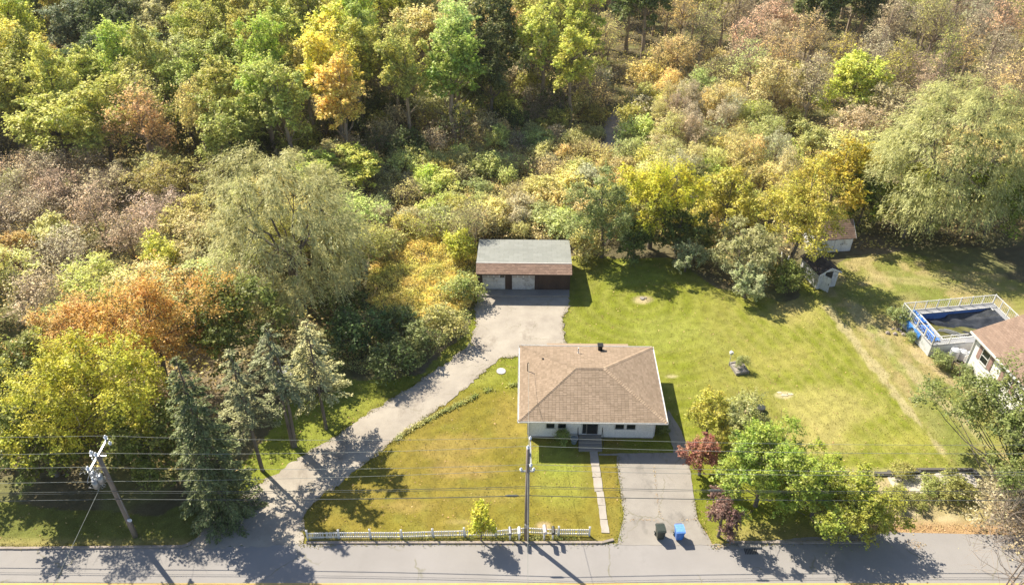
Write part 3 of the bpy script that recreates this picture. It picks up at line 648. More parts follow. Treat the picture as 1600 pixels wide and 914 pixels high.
# dark understory shrubs at the front of the tall woods
n = 0; spots = []
for _ in range(9000):
    if n >= 70: break
    y = rng.uniform(78, 125); x = rng.uniform(-60, 45); u, v = PX(x, y)
    f = plin(u, fu)
    if not (f-75 < v < f+6 and 380 < u < 1240) or abs(u-970) < 30: continue
    if any((x-a)**2+(y-b)**2 < 2.9**2 for a, b in spots): continue
    spots.append((x, y)); n += 1; kind = rng.choice(['shrub','shrub','brush']); ck = rng.choice(['DG','DG','OL','GR','OG']) if u < 900 else rng.choice(['TN','PO','GR','OL'])
    s_ = rng.uniform(1.1, 1.8)
    plc = 'in the shade under the tall woods'
    plant(rng.choice(PROTO[kind]), x, y, shade(PAL[ck]), 'woodland_shrub', f"{NAMES[ck]} {'leafy' if kind == 'shrub' else 'twiggy'} shrub {plc}", 'shrub', s_, s_*1.1, group=f"{NAMES[ck]} {'leafy' if kind == 'shrub' else 'twiggy'} shrubs {plc}")

# --- ground cover that nobody could count
def cover(name, test, n, mat, size, label, cat, hmax=.9, asp=.6, seed=3, y0=40, y1=175, x_=110, mound=3.2, vert=0.):
    r = np.random.default_rng(seed); m_ = n*6
    X = r.uniform(-x_, x_, m_); Y = r.uniform(y0, y1, m_)
    zc = Y*cp + H*sp; U = 800 + F*X/zc; V = 457 + F*(H*cp - Y*sp)/zc
    k = test(U, V, X, Y, r); X, Y = X[k][:n], Y[k][:n]
    Z = (vnoise(X,Y,mound,11)*.75+vnoise(X,Y,mound*.3,12)*.25)**1.5*hmax*r.uniform(.35,1.05,len(X)) + .03
    Cn = np.stack([X,Y,Z],1); Nn = np.tile(np.array([[0,0,1.]]), (len(X),1))
    e = .25; gx = (vnoise(X+e,Y,mound,11)-vnoise(X-e,Y,mound,11))/(2*e)*hmax; gy = (vnoise(X,Y+e,mound,11)-vnoise(X,Y-e,mound,11))/(2*e)*hmax
    Nn[:,0] -= gx; Nn[:,1] -= gy
    dr = np.tile(np.array([[0,0,vert]]), (len(X),1)) if vert else None
    o = link(name, quadmesh(name, leafquads(Cn, Nn, size, asp, dr, .6 if not vert else 1.2), mat)); tag(o, label, cat, kind='stuff'); return o
EU = np.array(eu, float)
def forest(U, V, X, Y, r):
    inside = (V < np.interp(U, EU[:,0], EU[:,1])+6) | ((U < 372) & (V < 800) & (V > 560)) | ((U > 1245) & (V < 392) & (V > 300)) | ((U > 1040) & (U < 1240) & (V < 448)& (V > 340)) | ((U>372)&(U<600)&(V<575))
    lawn = inpoly(U, V, LAWN); path = (np.abs(U-962+(V-200)*.25) < 22) & (V > 165) & (V < 240)
    return (inside & ~lawn & ~path & (V > -40) & (V < 810) & (r.random(len(U)) < np.clip(70/Y, .2, 1)))
cover('undergrowth', forest, 190000, FLOORLEAF, .3, 'mixed olive and brown undergrowth covering the woodland floor', 'undergrowth', 2.2)
def meadowt(U, V, X, Y, r):
    return (V < np.interp(U, EU[:,0], EU[:,1])+4) & (V > np.interp(U, [a for a, b in fu], [b for a, b in fu])-6) & (U > 570) & (U < 1330) & ~((np.abs(U-962+(V-200)*.25) < 22) & (V > 165) & (V < 240))
cover('meadow_weeds', meadowt, 90000, MEADOWLEAF, .24, 'pale olive weeds filling the gaps between the meadow shrubs', 'weeds', 1.5, .5, 9, 66, 125, 60, 2.4)
def goldt(U, V, X, Y, r): return inpoly(U, V, [(585,400),(640,378),(746,374),(744,452),(735,488),(700,500),(660,505),(620,520),(570,470)])
cover('goldenrod', goldt, 42000, GOLD, .2, 'tall yellow weeds and goldenrod filling the bank left of the garage', 'weeds', 1.9, .4, 5, 50, 76, 20, 2.0, .8)
def bankt(U, V, X, Y, r): return inpoly(U, V, [(480,560),(560,470),(620,500),(720,480),(738,500),(700,545),(650,580),(560,588)])
cover('bank_weeds', bankt, 16000, VINE, .16, 'rank green weeds on the shaded bank above the driveway', 'weeds', 1.2, .4, 6, 48, 64, 22, 2.0, 1.5)
def grasst(U, V, X, Y, r):
    return inpoly(U, V, LAWN) & ~inpoly(U, V, DRIVE) & ~inpoly(U, V, fd) & (V < 851) & ~((U > 812) & (U < 1041) & (V > 560) & (V < 684)) & ~((U > 918) & (U < 942) & (V > 700)& (V < 835)) & ~inpoly(U,V,[(740,400),(895,400),(889,480),(741,480)]) & ~((U > 1375) & (V > 742))
m_, nt, bs = new_mat('grass_tuft')
gc = N(nt, 'ShaderNodeTexCoord')
o = cover('grass', grasst, 90000, GRASSB, .085, 'short mown grass blades all over the lawns', 'grass', .045, .35, 7, 34.1, 75, 48, 1.5, 1.2)
cover('fallen_leaves', grasst, 2600, LITTER, .11, 'scattered fallen tan leaves lying on the lawns', 'leaves', .02, .7, 17, 34.1, 75, 48)
# weeds along paving edges and joints, and leaf litter
def strip(name, lines, dens, mat, size, label, cat, wd=.12, hmax=.12, seed=1, asp=.4):
    r = np.random.default_rng(seed); L = []
    for ln in lines:
        for a, b in zip(ln, ln[1:]):
            a, b = P(*a), P(*b); l = (b-a).length; n = int(l*dens); t = r.random(n)[:,None]
            keep = vnoise(np.full(n,0.)+t[:,0]*l+a.x, np.full(n,a.y), .8, seed) > .3
            p = np.array(a)+(np.array(b)-np.array(a))*t + np.concatenate([r.normal(0,wd,(n,2)), np.abs(r.normal(0,hmax*.5,(n,1)))+.05],1); L.append(p[keep])
    Cn = np.concatenate(L); o = link(name, quadmesh(name, leafquads(Cn, np.tile([[0,0,1.]],(len(Cn),1)), size, asp, None, .9), mat)); return tag(o, label, cat, kind='stuff')
strip('edge_grass', [DRIVE[:15], DRIVE[17:], fd[1:7], fd[8:12], [(470,852),(600,849),(700,849),(960,849)], [(1112,856),(1150,850),(1370,846)], [(0,853),(280,852)]], 60, GRASSB, .11, 'ragged grass growing over the paving edges', 'grass', .13, .1, 2)
strip('joint_weeds', [[(976,813),(1000,812),(1030,814)], [(1060,813),(1090,812)], [(1022,730),(1026,770),(1030,800),(1036,813)], [(1100,812),(1112,852)], [(1104,835),(1100,815)]], 26, LITTER, .08, 'dry weeds in the joints of the concrete drive', 'weeds', .06, .08, 3)
strip('vine_border', [[(612,693),(640,672),(690,645),(730,626),(762,610),(790,603),(812,600)]], 210, VINE, .12, 'strip of low leafy vines curving along the top of the front lawn', 'vines', .13, .18, 4, .7)
strip('leaf_litter', [[(1372,824),(1430,826),(1540,824),(1600,835)], [(1420,850),(1440,851)], [(1112,853),(1130,852)]], 90, LITTER, .08, 'fallen orange leaves drifted along the edge of the road', 'leaves', .22, .03, 5, .7)
strip('fence_weeds', [[(600,843),(760,842),(800,840),(925,841)], [(770,840),(800,842),(870,842)]], 90, VINE, .12, 'weeds growing along the foot of the picket fence', 'weeds', .14, .22, 6)
o = strip('lot_weeds', [[(1380,765),(1440,790),(1480,800)], [(1400,800),(1470,770),(1530,800)], [(1300,848),(1370,838)], [(1395,750),(1450,756)]], 55, VINE, .14, 'sparse dry weeds scattered over the sandy lot', 'weeds', .5, .15, 8)

rng.seed(5)
# ------------------------------------------------------------------ house
WHITE = surf('white_siding_paint', (.84,.83,.81), (.76,.75,.73), 1.2, .7, 0, 8, .1)
TRIM = surf('white_trim', (.66,.66,.64), (.56,.56,.54), 1.5, .6, 0, 10, .1)
GLASS = surf('dark_window_glass', (.02,.025,.03), (.015,.02,.02), 1, .08, 0, 3, 0)
DARK = surf('dark_door_and_shed_shade', (.05,.05,.05), (.03,.03,.035), 2, .4, 0, 9, .1)
BLACKM = surf('black_metal', (.03,.03,.03), (.02,.02,.02), 3, .5, .4, 12, .1)
SOFF = surf('soffit', (.5,.48,.45), None, 2, .8)
def shingle_mat(name, a, b, c):
    m, nt, bs = new_mat(name); ge = N(nt, 'ShaderNodeNewGeometry')
    col = ramp(nt, ge.outputs['Random Per Island'], [(0, a), (.5, b), (1, c)])
    col = mix(nt, .6, col, ramp(nt, noise(nt, .5, 5, rough=.7), [(.3, .86), (.7, 1.12)]), 'MULTIPLY')
    f = noise(nt, 45, 2); col = mix(nt, .4, col, ramp(nt, f, [(.3, .6), (.7, 1.35)]), 'MULTIPLY')
    nt.links.new(col, bs.inputs['Base Color']); bs.inputs['Roughness'].default_value = .95; bs.inputs['Specular IOR Level'].default_value = .1
    bump(nt, bs, f, .3, .01); return m
SH_B = shingle_mat('tan_brown_shingle', (.235,.18,.128), (.27,.207,.15), (.31,.238,.175))
SH_C = shingle_mat('pale_cap_shingle', (.30,.225,.16), (.34,.26,.185), (.38,.29,.21))
SH_R = shingle_mat('red_brown_shingle', (.22,.15,.115), (.26,.18,.135), (.30,.205,.155))
SH_G = shingle_mat('grey_green_roofing', (.225,.235,.215), (.24,.25,.23), (.255,.265,.245))
SH_D = shingle_mat('dark_shingle', (.06,.05,.05), (.08,.07,.065), (.11,.09,.08))
def shingles(mb, quad, course=.15, tab=.28, lift=.013, r=random.Random(3)):
    """quad: eave left, eave right, top right, top left (top points may coincide)"""
    a, b, c, d = [Vector(q) for q in quad]; up = ((d+c)/2-(a+b)/2); ex = (b-a).normalized()
    nrm = ex.cross(up).normalized(); upd = nrm.cross(ex).normalized()
    hgt = (d-a).dot(upd); k = int(hgt/course); mb.add([a-nrm*.03,b-nrm*.03,c-nrm*.03,d-nrm*.03], [(0,1,2,3)])
    for i in range(k):
        t0, t1 = i/k, (i+1)/k; l0, r0 = a.lerp(d,t0), b.lerp(c,t0); l1, r1 = a.lerp(d,t1), b.lerp(c,t1)
        W = (r0-l0).dot(ex); off = (i % 2)*tab*.5 + r.uniform(0,.04); x = -off
        while x < W:
            xa, xb = max(0,x), min(W, x+tab-.012)
            if xb-xa > .03:
                ls, rs = (l1-l0).dot(ex), (r1-r0).dot(ex)
                ta, tb = max(xa, ls), min(xb, W+rs)
                hh = upd*(hgt/k*1.05); lf = nrm*(lift*r.uniform(.8,1.3))
                if tb-ta < .01: ta = tb = min(max((xa+xb)/2, ls), W+rs)
                p0, p1 = l0+ex*xa, l0+ex*xb; q0, q1 = l0+ex*ta+hh, l0+ex*tb+hh
                mb.add([p0, p1, p1+lf, p0+lf, q1+nrm*.002, q0+nrm*.002], [(0,1,2,3),(3,2,4,5)])
            x += tab
def caps(mb, a, b, w=.15, step=.19, nrm=(0,0,1)):
    a, b = Vector(a), Vector(b); d = (b-a).normalized(); s = d.cross(Vector(nrm)).normalized(); n = s.cross(d)
    k = int((b-a).length/step)
    for i in range(k):
        p = a + d*step*i; q = p + d*(step*1.25); l = .03
        mb.add([p-s*w-n*.03+n*l, p+n*(.035+l), p+s*w-n*.03+n*l, q-s*w-n*.03+n*.0, q+n*.03, q+s*w-n*.03, p-s*w-n*.05, p+s*w-n*.05], [(0,1,4,3),(1,2,5,4),(0,6,7,2,1)])
def lap(mb, a, b, z0, z1, out, board=.2):            # lap siding from a to b (2d points), out = outward normal
    a, b, o_ = Vector((*a,0)), Vector((*b,0)), Vector((*out,0)); k = round((z1-z0)/board)
    for i in range(k):
        za, zb = z0+(z1-z0)*i/k, z0+(z1-z0)*(i+1)/k
        mb.prism([a+o_*.0+Vector((0,0,za)), a+o_*.028+Vector((0,0,za)), a+o_*.012+Vector((0,0,zb)), a+Vector((0,0,zb))], b-a)
def window(parent, cx, y, z0, z1, w, mat_t=TRIM, face=-1, rot=None, bars=True):
    """window in a wall whose outside looks to -y (face) in the parent's frame"""
    f = MB(); t = .06
    f.box(cx-w/2-t, cx-w/2, y-.06, y+.02, z0-t, z1+t); f.box(cx+w/2, cx+w/2+t, y-.06, y+.02, z0-t, z1+t)
    f.box(cx-w/2, cx+w/2, y-.058, y+.02, z1, z1+t); f.box(cx-w/2-t-.02, cx+w/2+t+.02, y-.08, y+.02, z0-t-.03, z0-t)
    if bars: f.box(cx-w/2, cx+w/2, y-.045, y+.01, (z0+z1)/2-.02, (z0+z1)/2+.02)
    fo = f.obj('window', mat_t, parent); g = MB().box(cx-w/2, cx+w/2, y-.03, y-.01, z0-t*.5, z1); g.obj('pane', GLASS, fo); return fo
hs = thing('house', 'single storey white house with a tan brown hip roof', 'house', (6.2, 47.35, 0), R(-1))
wx0, wx1, wy0, wy1, WT = -4.9, 4.95, -3.5, 3.75, 2.62
b = MB(); b.box(wx0+.03, wx1-.03, wy0+.03, wy1-.03, .0, WT); b.obj('wall', WHITE, hs)
s = MB(); lap(s, (wx0,wy0+.028), (wx1,wy0+.028), .12, WT-.03, (0,-1)); lap(s, (wx0+.028,wy1), (wx0+.028,wy0), .12, WT-.03, (-1,0)); lap(s, (wx1-.028,wy0), (wx1-.028,wy1), .12, WT-.03, (1,0)); lap(s, (wx1,wy1-.028),(wx0,wy1-.028), .12, WT-.03, (0,1))
s.obj('siding', WHITE, hs, kind='stuff')
MB().box(wx0+.005, wx1-.005, wy0+.005, wy1-.005, -.1, .12).obj('foundation', KERB, hs)
for x_ in (wx0, wx1):
    for y_ in (wy0, wy1): MB().box(x_-.05, x_+.05, y_-.05, y_+.05, .3, WT-.01).obj('corner_board', TRIM, hs)
EX, EY, EZ, RZ, RX = 5.6, 4.45, 2.7, 4.2, 1.1
el, er, br, bl_ = (-EX,-EY,EZ), (EX,-EY,EZ), (EX,EY,EZ), (-EX,EY,EZ); rl, rr_ = (-RX,0,RZ), (RX,0,RZ)
for q, nm in (((el,er,rr_,rl),'front'), ((br,bl_,rl,rr_),'rear'), ((bl_,el,rl,rl),'left'), ((er,br,rr_,rr_),'right')):
    mb = MB(); shingles(mb, q); mb.obj('roof_slope', SH_B, hs, kind='stuff')
MB().prism([(-EX+.03,-EY+.03,EZ-.10),(EX-.03,-EY+.03,EZ-.10),(EX-.03,EY-.03,EZ-.10),(-EX+.03,EY-.03,EZ-.10)], (0,0,.04)).obj('soffit', SOFF, hs)
mb = MB(); caps(mb, er, rr_); caps(mb, br, rr_); mb.obj('hip_cap', SH_C, hs, kind='stuff')
mb = MB(); caps(mb, el, rl, .12); caps(mb, bl_, rl, .12); caps(mb, rl, rr_, .14); mb.obj('ridge_cap', SH_B, hs, kind='stuff')
for a_, b_ in ((el,er),(er,br),(br,bl_),(bl_,el)):
    a, b = Vector(a_), Vector(b_); d = (b-a).normalized(); o_ = Vector((d.y,-d.x,0)); g = MB()
    g.prism([a+o_*.0+Vector((0,0,-.13)), a+o_*.11+Vector((0,0,-.10)), a+o_*.12+Vector((0,0,.01)), a+o_*.10+Vector((0,0,.01)), a+o_*.09+Vector((0,0,-.07)), a+o_*.01+Vector((0,0,-.07)), a+o_*.01+Vector((0,0,.0)), a+Vector((0,0,0))], b-a+d*.1)
    g.obj('gutter', TRIM, hs)
MB().box(-3.3,3.6,EY+.13,EY+.42,EZ-.2,EZ-.02).obj('rear_awning', SH_C, hs)
MB().tube([(wx0+.05,wy0-.08,0),(wx0+.05,wy0-.08,2.3),(wx0-.3,-EY+.1,2.62)], .045, 8).obj('downspout', TRIM, hs)
yF = wy0
for x_ in (3.05,3.95,8.43,9.31): window(hs, x_-6.2, yF-.005, 1.12, 2.05, .62 if x_ < 8 else .66)
d = MB(); d.box(-.76,-.66,yF-.07,yF+.02,.45,2.55); d.box(.56,.66,yF-.07,yF+.02,.45,2.55); d.box(-.66,.56,yF-.068,yF+.02,2.45,2.55)
do = d.obj('door_frame', TRIM, hs)
MB().box(-.64,-.35,yF-.03,yF,.5,2.43).obj('sidelight', GLASS, do)
dd = MB().box(-.32,.54,yF-.05,yF,.48,2.43).obj('door', DARK, do)
MB().box(-.22,.44,yF-.06,yF-.045,.65,2.3).obj('pane', GLASS, dd)
st = MB(); st.box(-.95,.85,-4.35,-3.53,-.02,.40); st.box(-.95,.85,-4.65,-4.35,-.02,.27); st.box(-.95,.85,-4.95,-4.65,-.02,.14); st.obj('front_steps', CONC, hs)
for x_ in (-1.0,.9):
    MB().tube([(x_,-4.85,.1),(x_,-4.85,.95),(x_,-3.6,1.25),(x_,-3.6,.4)], .02, 6).obj('handrail', BLACKM, hs)
# roof furniture
c = MB(); c.box(.95,1.3,3.55,3.9,2.85,3.4); c.obj('chimney', BLACKM, hs); k = MB(); k.box(.88,1.37,3.48,3.97,3.48,3.52)
for q in ((.95,3.55),(1.26,3.55),(.95,3.86),(1.26,3.86)): k.box(q[0],q[0]+.04,q[1],q[1]+.04,3.4,3.48)
k.obj('chimney_cap', BLACKM, hs)
v = MB(); v.cyl((-.75,3.0),.05,3.1,3.75,10); v.cyl((-.75,3.0),.12,3.14,3.2,10); v.obj('vent_pipe', TRIM, hs)
v = MB(); v.cyl((-3.7,2.0),.07,3.2,3.45,10); v.obj('roof_vent', BLACKM, hs)
v = MB(); v.tube([(-4.95,1.0,2.8),(-4.95,1.0,3.75),(-4.9,.9,3.9)], .035, 8); v.obj('service_mast', BLACKM, hs)
pot = thing('bucket', 'grey blue bucket beside the front steps', 'bucket', (4.85,43.35,0))
MB().tube([(0,0,0),(0,0,.5)], [.2,.3], 16).obj('body', surf('grey_blue_plastic',(.2,.26,.32),None,2,.5), pot)
MB().tube([(.3*math.cos(t), .3*math.sin(t), .5) for t in np.linspace(0,6.283,17)], .02, 6).obj('rim', TRIM, pot)
plant(PROTO['shrub'][2], 3.95, 43.3, (.2,.27,.08), 'bush', 'small green bush against the front wall of the house', 'shrub', .4, .5)
plant(PROTO['shrub'][3], 11.75, 44.6, (.14,.18,.06), 'bush', 'dark bush at the right front corner of the house', 'shrub', .5, .4)

# ------------------------------------------------------------------ garage
BRN = surf('dark_brown_board', (.085,.055,.04), (.05,.032,.025), 1.5, .85, 0, 10, .3, stretch=(1,1,.2))
DOORW = surf('worn_white_door', (.62,.62,.60), (.50,.50,.49), 1.5, .7, 0, 8, .15, grime=((.22,.2,.18), 1.1))
ga = thing('garage', 'dark brown two bay garage with a grey green roof', 'garage', (1.2, 65.7, 0), R(-1))
gx, gy0, gy1 = 4.5, -2.2, 3.1
MB().box(-gx+.04,gx-.04,gy0+.04,gy1-.04,0,2.55).obj('wall', BRN, ga)
def zroof(y): return 2.62 + (y+3.05)*.5 if y < -1.95 else 3.17 - (y+1.95)*.115
bd = MB()
for sx in (-1,1):
    MB().prism([(sx*(gx-.06),gy0+.04,2.5),(sx*(gx-.06),gy1-.04,2.5),(sx*(gx-.06),gy1-.04,zroof(gy1)-.1),(sx*(gx-.06),gy0+.04,zroof(gy0)-.1)], (-sx*.1,0,0)).obj('gable', BRN, ga)
    y_ = gy0+.05
    while y_ < gy1-.2: bd.box(sx*gx-.02, sx*gx+.02, y_, y_+.17, .1, zroof(y_)-.12); y_ += .2
x_ = -gx
doors = [(-4.05,-1.83),(-1.16,1.06)]
while x_ < gx-.1:
    if not any(a-.12 < x_+.09 < b+.05 for a, b in doors): bd.box(x_, x_+.17, gy0, gy0+.045, .1, 2.5)
    x_ += .2
bd.obj('board', BRN, ga, kind='stuff')
for a, b in ((-4.05,-1.83),(-1.16,1.06)):
    f = MB(); f.box(a-.1,a,gy0-.05,gy0+.04,.25,2.35); f.box(b,b+.1,gy0-.05,gy0+.04,.25,2.35); f.box(a-.1,b+.1,gy0-.052,gy0+.04,2.16,2.3)
    dr = MB().box(a,b,gy0-.0,gy0+.03,.25,2.15).obj('garage_door', DOORW, ga); f.obj('door_frame', BRN if a < -2 else BRN, dr)
    wd = (b-a)/4
    for i in range(4):
        for j in range(3): MB().box(a+wd*i+.05,a+wd*(i+1)-.05,gy0-.025,gy0,.29+j*.44,.29+j*.44+.39).obj('panel', DOORW, dr)
        MB().box(a+wd*i+.06,a+wd*(i+1)-.06,gy0-.02,gy0-.0,1.64,1.98).obj('pane', GLASS if (a < -2 and i == 3) else surf('hazy_pane',(.42,.38,.35),None,2,.3) , dr)
    MB().box((a+b)/2-.12,(a+b)/2+.12,gy0-.06,gy0-.02,1.52,1.57).obj('handle', BLACKM, dr)
for q, mt, tb in ((((-4.62,-3.05,2.62),(4.62,-3.05,2.62),(4.62,-1.95,3.17),(-4.62,-1.95,3.17)), SH_R, .3), (((4.62,3.25,2.57),(-4.62,3.25,2.57),(-4.62,-1.95,3.17),(4.62,-1.95,3.17)), SH_G, .95)):
    mb = MB(); shingles(mb, q, .16 if tb < .5 else .5, tb, .018 if tb < .5 else .008); mb.obj('roof_slope', mt, ga, kind='stuff')
MB().prism([(-4.6,-3.03,2.48),(-4.6,-3.03,2.57),(-4.6,-1.95,3.12),(-4.6,3.22,2.52),(-4.6,3.22,2.44),(-4.6,-1.95,2.95)], (9.2,0,0)).obj('roof_deck', BRN, ga)
MB().box(-4.63,4.63,-1.99,-1.87,3.17,3.20).obj('ridge_flashing', SOFF, ga)
struct(sheet('garage_apron', [tuple(ga.location + Vector(p)) for p in ((-4.3,-3.2,0),(4.4,-3.25,0),(4.45,-2.12,0),(-4.3,-2.12,0))], .0, .24, CONC))

# ------------------------------------------------------------------ picket fence
fp = [P(481,842), P(921,836.5)]; fdv = (fp[1]-fp[0]); FL = fdv.length; fdv.normalize(); ang = math.atan2(fdv.y, fdv.x)
fn = thing('picket_fence', 'low white picket fence between the front lawn and the road', 'fence', fp[0], ang)
WP = surf('weathered_white_paint', (.80,.79,.76), (.68,.67,.64), 3, .7, 0, 12, .15)
npost = 10; off = [0,.02,.0,-.03,.02,.05,.0,.22,.05,0]; gap = FL/(npost-1); pm = MB(); pm.box(-.05,.05,-.05,.05,-.1,.92); pm.prism([(-.065,-.065,.92),(.065,-.065,.92),(.065,.065,.92),(-.065,.065,.92)],(0,0,.03)); pm.add([(-.055,-.055,.95),(.055,-.055,.95),(.055,.055,.95),(-.055,.055,.95),(0,0,1.03)], [(0,1,4),(1,2,4),(2,3,4),(3,0,4)])
pme = pm.mesh('post', WP); pk = MB().prism([(-.03,0,.06),(.03,0,.06),(.03,0,.72),(0,0,.78),(-.03,0,.72)], (0,.02,0)).mesh('picket', WP)
for i in range(npost):
    o = link('post', pme, fn); o.location = (gap*i, off[i], 0); o.rotation_euler = (rng.uniform(-.03,.03), rng.uniform(-.03,.03), 0)
for i in range(npost-1):
    a, b = Vector((gap*i,off[i],0)), Vector((gap*(i+1),off[i+1],0)); d = (b-a); L = d.length; an = math.atan2(d.y,d.x)
    sk = rng.uniform(-.03,.03)
    for z in (.2,.62):
        o = MB().box(.06,L-.06,-.02,.02,z-.035,z+.035).obj('rail', WP, fn); o.location = a; o.rotation_euler = (0, sk*.3, an)
    n = 17
    for k in range(n):
        if rng.random() < .03: continue
        t = (k+.7)/(n+.4); o = link('picket', pk, fn); p = a.lerp(b, t); o.location = (p.x, p.y-.045, rng.uniform(-.015,.015)+sk*(t-.5)); o.rotation_euler = (rng.uniform(-.02,.02), rng.uniform(-.04,.04), an)

# ------------------------------------------------------------------ mail boxes
def mailbox(u, v, colr, post, label, s=1.):
    p = P(u, v); t = thing('mailbox', label, 'mailbox', (p.x, p.y, 0), R(rng.uniform(-6,6)), 'mailboxes at the picket fence'); t.scale = (s,s,s)
    MB().box(-.05,.05,-.05,.05,-.1,1.0).obj('post', post, t); MB().box(-.045,.045,-.28,.12,.96,1.04).obj('arm', post, t)
    pr = [(-.11,0,0),(.11,0,0)] + [(.11*math.cos(a), 0, .13+.11*math.sin(a)) for a in np.linspace(0, math.pi, 9)]
    MB().prism([(x, -.42, z+1.05) for x, y, z in pr], (0,.56,0)).obj('box', colr, t)
    MB().prism([(x*.94, -.435, z*.96+1.052) for x, y, z in pr], (0,.014,0)).obj('door', colr, t)
    MB().box(.112,.125,-.2,-.16,1.12,1.36).obj('flag', surf('red_flag',(.5,.05,.04),None,2,.5), t); return t
BLK = surf('black_plastic', (.045,.05,.045), (.03,.035,.03), 2, .45, 0, 9, .1)
mailbox(796.7,843,surf('grey_mailbox_metal',(.25,.26,.28),None,2,.4,.3),WP,'grey mailbox on a white post, nearest the little fence tree')
mailbox(811,843,surf('white_mailbox_metal',(.72,.74,.74),None,2,.4),WP,'white mailbox just left of the utility pole')
mailbox(850,842.5,surf('pinkish_mailbox_metal',(.6,.55,.53),None,2,.4),WP,'large pale mailbox first right of the utility pole', 1.12)
mailbox(863.5,842,BLK,WP,'black mailbox beside the large pale one')

# ------------------------------------------------------------------ wheelie bins
def wbin(u, v, body, lidc, label, rz):
    p = P(u, v); t = thing('wheelie_bin', label, 'bin', (p.x,p.y,.046), rz, 'wheelie bins on the concrete drive')
    b = MB(); z0, z1 = .06, .95
    lo = [(-.22,-.26,z0),(.22,-.26,z0),(.22,.2,z0),(-.22,.2,z0)]; hi = [(-.29,-.36,z1),(.29,-.36,z1),(.29,.32,z1),(-.29,.32,z1)]
    b.add(lo+hi, [(3,2,1,0),(4,5,6,7),(0,1,5,4),(1,2,6,5),(2,3,7,6),(3,0,4,7)]); b.box(-.31,.31,-.38,.34,.9,.96); b.box(-.12,.12,-.345,-.30,.35,.75)
    b.obj('body', body, t)
    l = MB(); l.prism([(-.31,-.41,.965),(-.31,.34,.965),(-.31,.34,1.0),(-.31,.0,1.09),(-.31,-.32,1.06),(-.31,-.41,1.0)], (.62,0,0)); l.box(-.22,-.03,.08,.24,1.03,1.075); l.box(.03,.22,.08,.24,1.03,1.075); l.obj('lid', lidc, t)
    MB().tube([(-.24,.34,.93),(-.24,.42,.96),(.24,.42,.96),(.24,.34,.93)], .018, 6).obj('handle', body, t)
    for sx in (-1,1):
        w_ = MB().tube([(sx*.235,.26,.06),(sx*.30,.26,.06)], .13, 16).obj('wheel', BLK, t); w_.location.z = .06
        MB().tube([(sx*.30,.26,.06),(sx*.31,.26,.06)], .05, 10).obj('hub', TRIM, w_)
BLU = surf('blue_plastic', (.05,.20,.62), (.04,.17,.55), 2, .35, 0, 9, .05)
BLUL = surf('pale_blue_plastic', (.16,.34,.75), (.13,.30,.68), 2, .3, 0, 9, .05)
GRN = surf('dark_green_plastic', (.045,.055,.045), (.03,.04,.03), 2, .4, 0, 9, .05)
wbin(1030, 839, GRN, GRN, 'black green wheelie bin standing left of the blue one', R(4)); wbin(1059.5, 840, BLU, BLUL, 'blue wheelie bin on the concrete drive', R(3))

# ------------------------------------------------------------------ utility poles and lines
WOOD = surf('weathered_pole_wood', (.30,.25,.21), (.18,.15,.125), 1.2, .9, 0, 9, .5, stretch=(3,3,.3))
METW = surf('galvanised_metal', (.40,.41,.42), (.30,.31,.32), 3, .4, .5, 9, .1)
PORC = surf('porcelain', (.75,.78,.82), (.6,.64,.7), 6, .15, 0, 9, .05)
def insul(p, par, s=1.):
    p = Vector(p); m = MB(); m.tube([p, p+Vector((0,0,.07*s)), p+Vector((0,0,.09*s)), p+Vector((0,0,.16*s)), p+Vector((0,0,.2*s)), p+Vector((0,0,.26*s))], [.03*s,.07*s,.045*s,.09*s,.05*s,.03*s], 10); return m.obj('insulator', PORC, par)
pl = thing('utility_pole', 'leaning brown utility pole with a cluster of equipment, left roadside', 'utility pole', (-26.1,34.6,0))
MB().tube([(0,0,-.3),(-.03,.0,2.5),(-.08,.0,5.5),(-.12,.0,8.05)], [.19,.175,.155,.13], 14).obj('pole', WOOD, pl, True)
ca = MB(); ca.box(-.22,-.10,-1.35,1.5,7.98,8.10); ca.obj('crossarm', METW, pl)
MB().tube([(-.1,-.55,7.98),(-.1,0,7.3)], .02, 5).obj('brace', METW, pl); MB().tube([(-.1,.55,7.98),(-.1,0,7.3)], .02, 5).obj('brace', METW, pl)
for y in (-1.25,-.1,1.38): insul((-.16,y,8.1), pl, 1.5)
insul((.25,1.0,8.0), pl, 1.3); insul((-.55,.1,8.05), pl, 1.5); MB().box(-.7,.35,.04,.12,7.95,8.03).obj('side_arm', METW, pl)
for k,(dx,dy,z) in enumerate(((-.75,-.3,6.2),(-.5,-.75,6.0),(-.15,-.62,6.3))):
    tb = MB(); tb.cyl((dx,dy),.2,z,z+.62,16); tb.cyl((dx,dy),.22,z+.62,z+.67,16,.12); tm = tb.obj('transformer', METW, pl, True)
    for s_ in (-1,1): MB().tube([(dx+s_*.09,dy,z+.66),(dx+s_*.12,dy,z+.85)], [.04,.025], 8).obj('bushing', PORC, tm)
for k in range(7):
    x0, y0, z0 = rng.uniform(-.9,-.1), rng.uniform(-.9,.2), rng.uniform(6.2,7.7)
    MB().tube([(x0,y0,z0),(x0+.03,y0-.05,z0+.28)], .045, 8).obj('fuse_cutout', PORC, pl)
MBc = MB()
for k in range(22):
    x0, y0, z0 = rng.uniform(-.95,-.1), rng.uniform(-.9,.3), rng.uniform(5.9,7.9)
    MBc.tube([(x0+rng.uniform(-.25,.25), y0+rng.uniform(-.25,.25), z0+rng.uniform(-.3,.3)) for _ in range(5)], .018, 5)
MBc.obj('jumper_wires', METW, pl, kind='stuff')
MB().tube([(.12,-.12,1.9),(.30,-.25,2.0)], [.13,.11], 12).obj('meter', PORC, pl)
MB().tube([(.13,-.05,.1),(.10,-.05,4.6)], .03, 6).obj('conduit', METW, pl)
p2 = thing('utility_pole', 'straight grey utility pole standing behind the picket fence in front of the house', 'utility pole', (1.0,34.3,0))
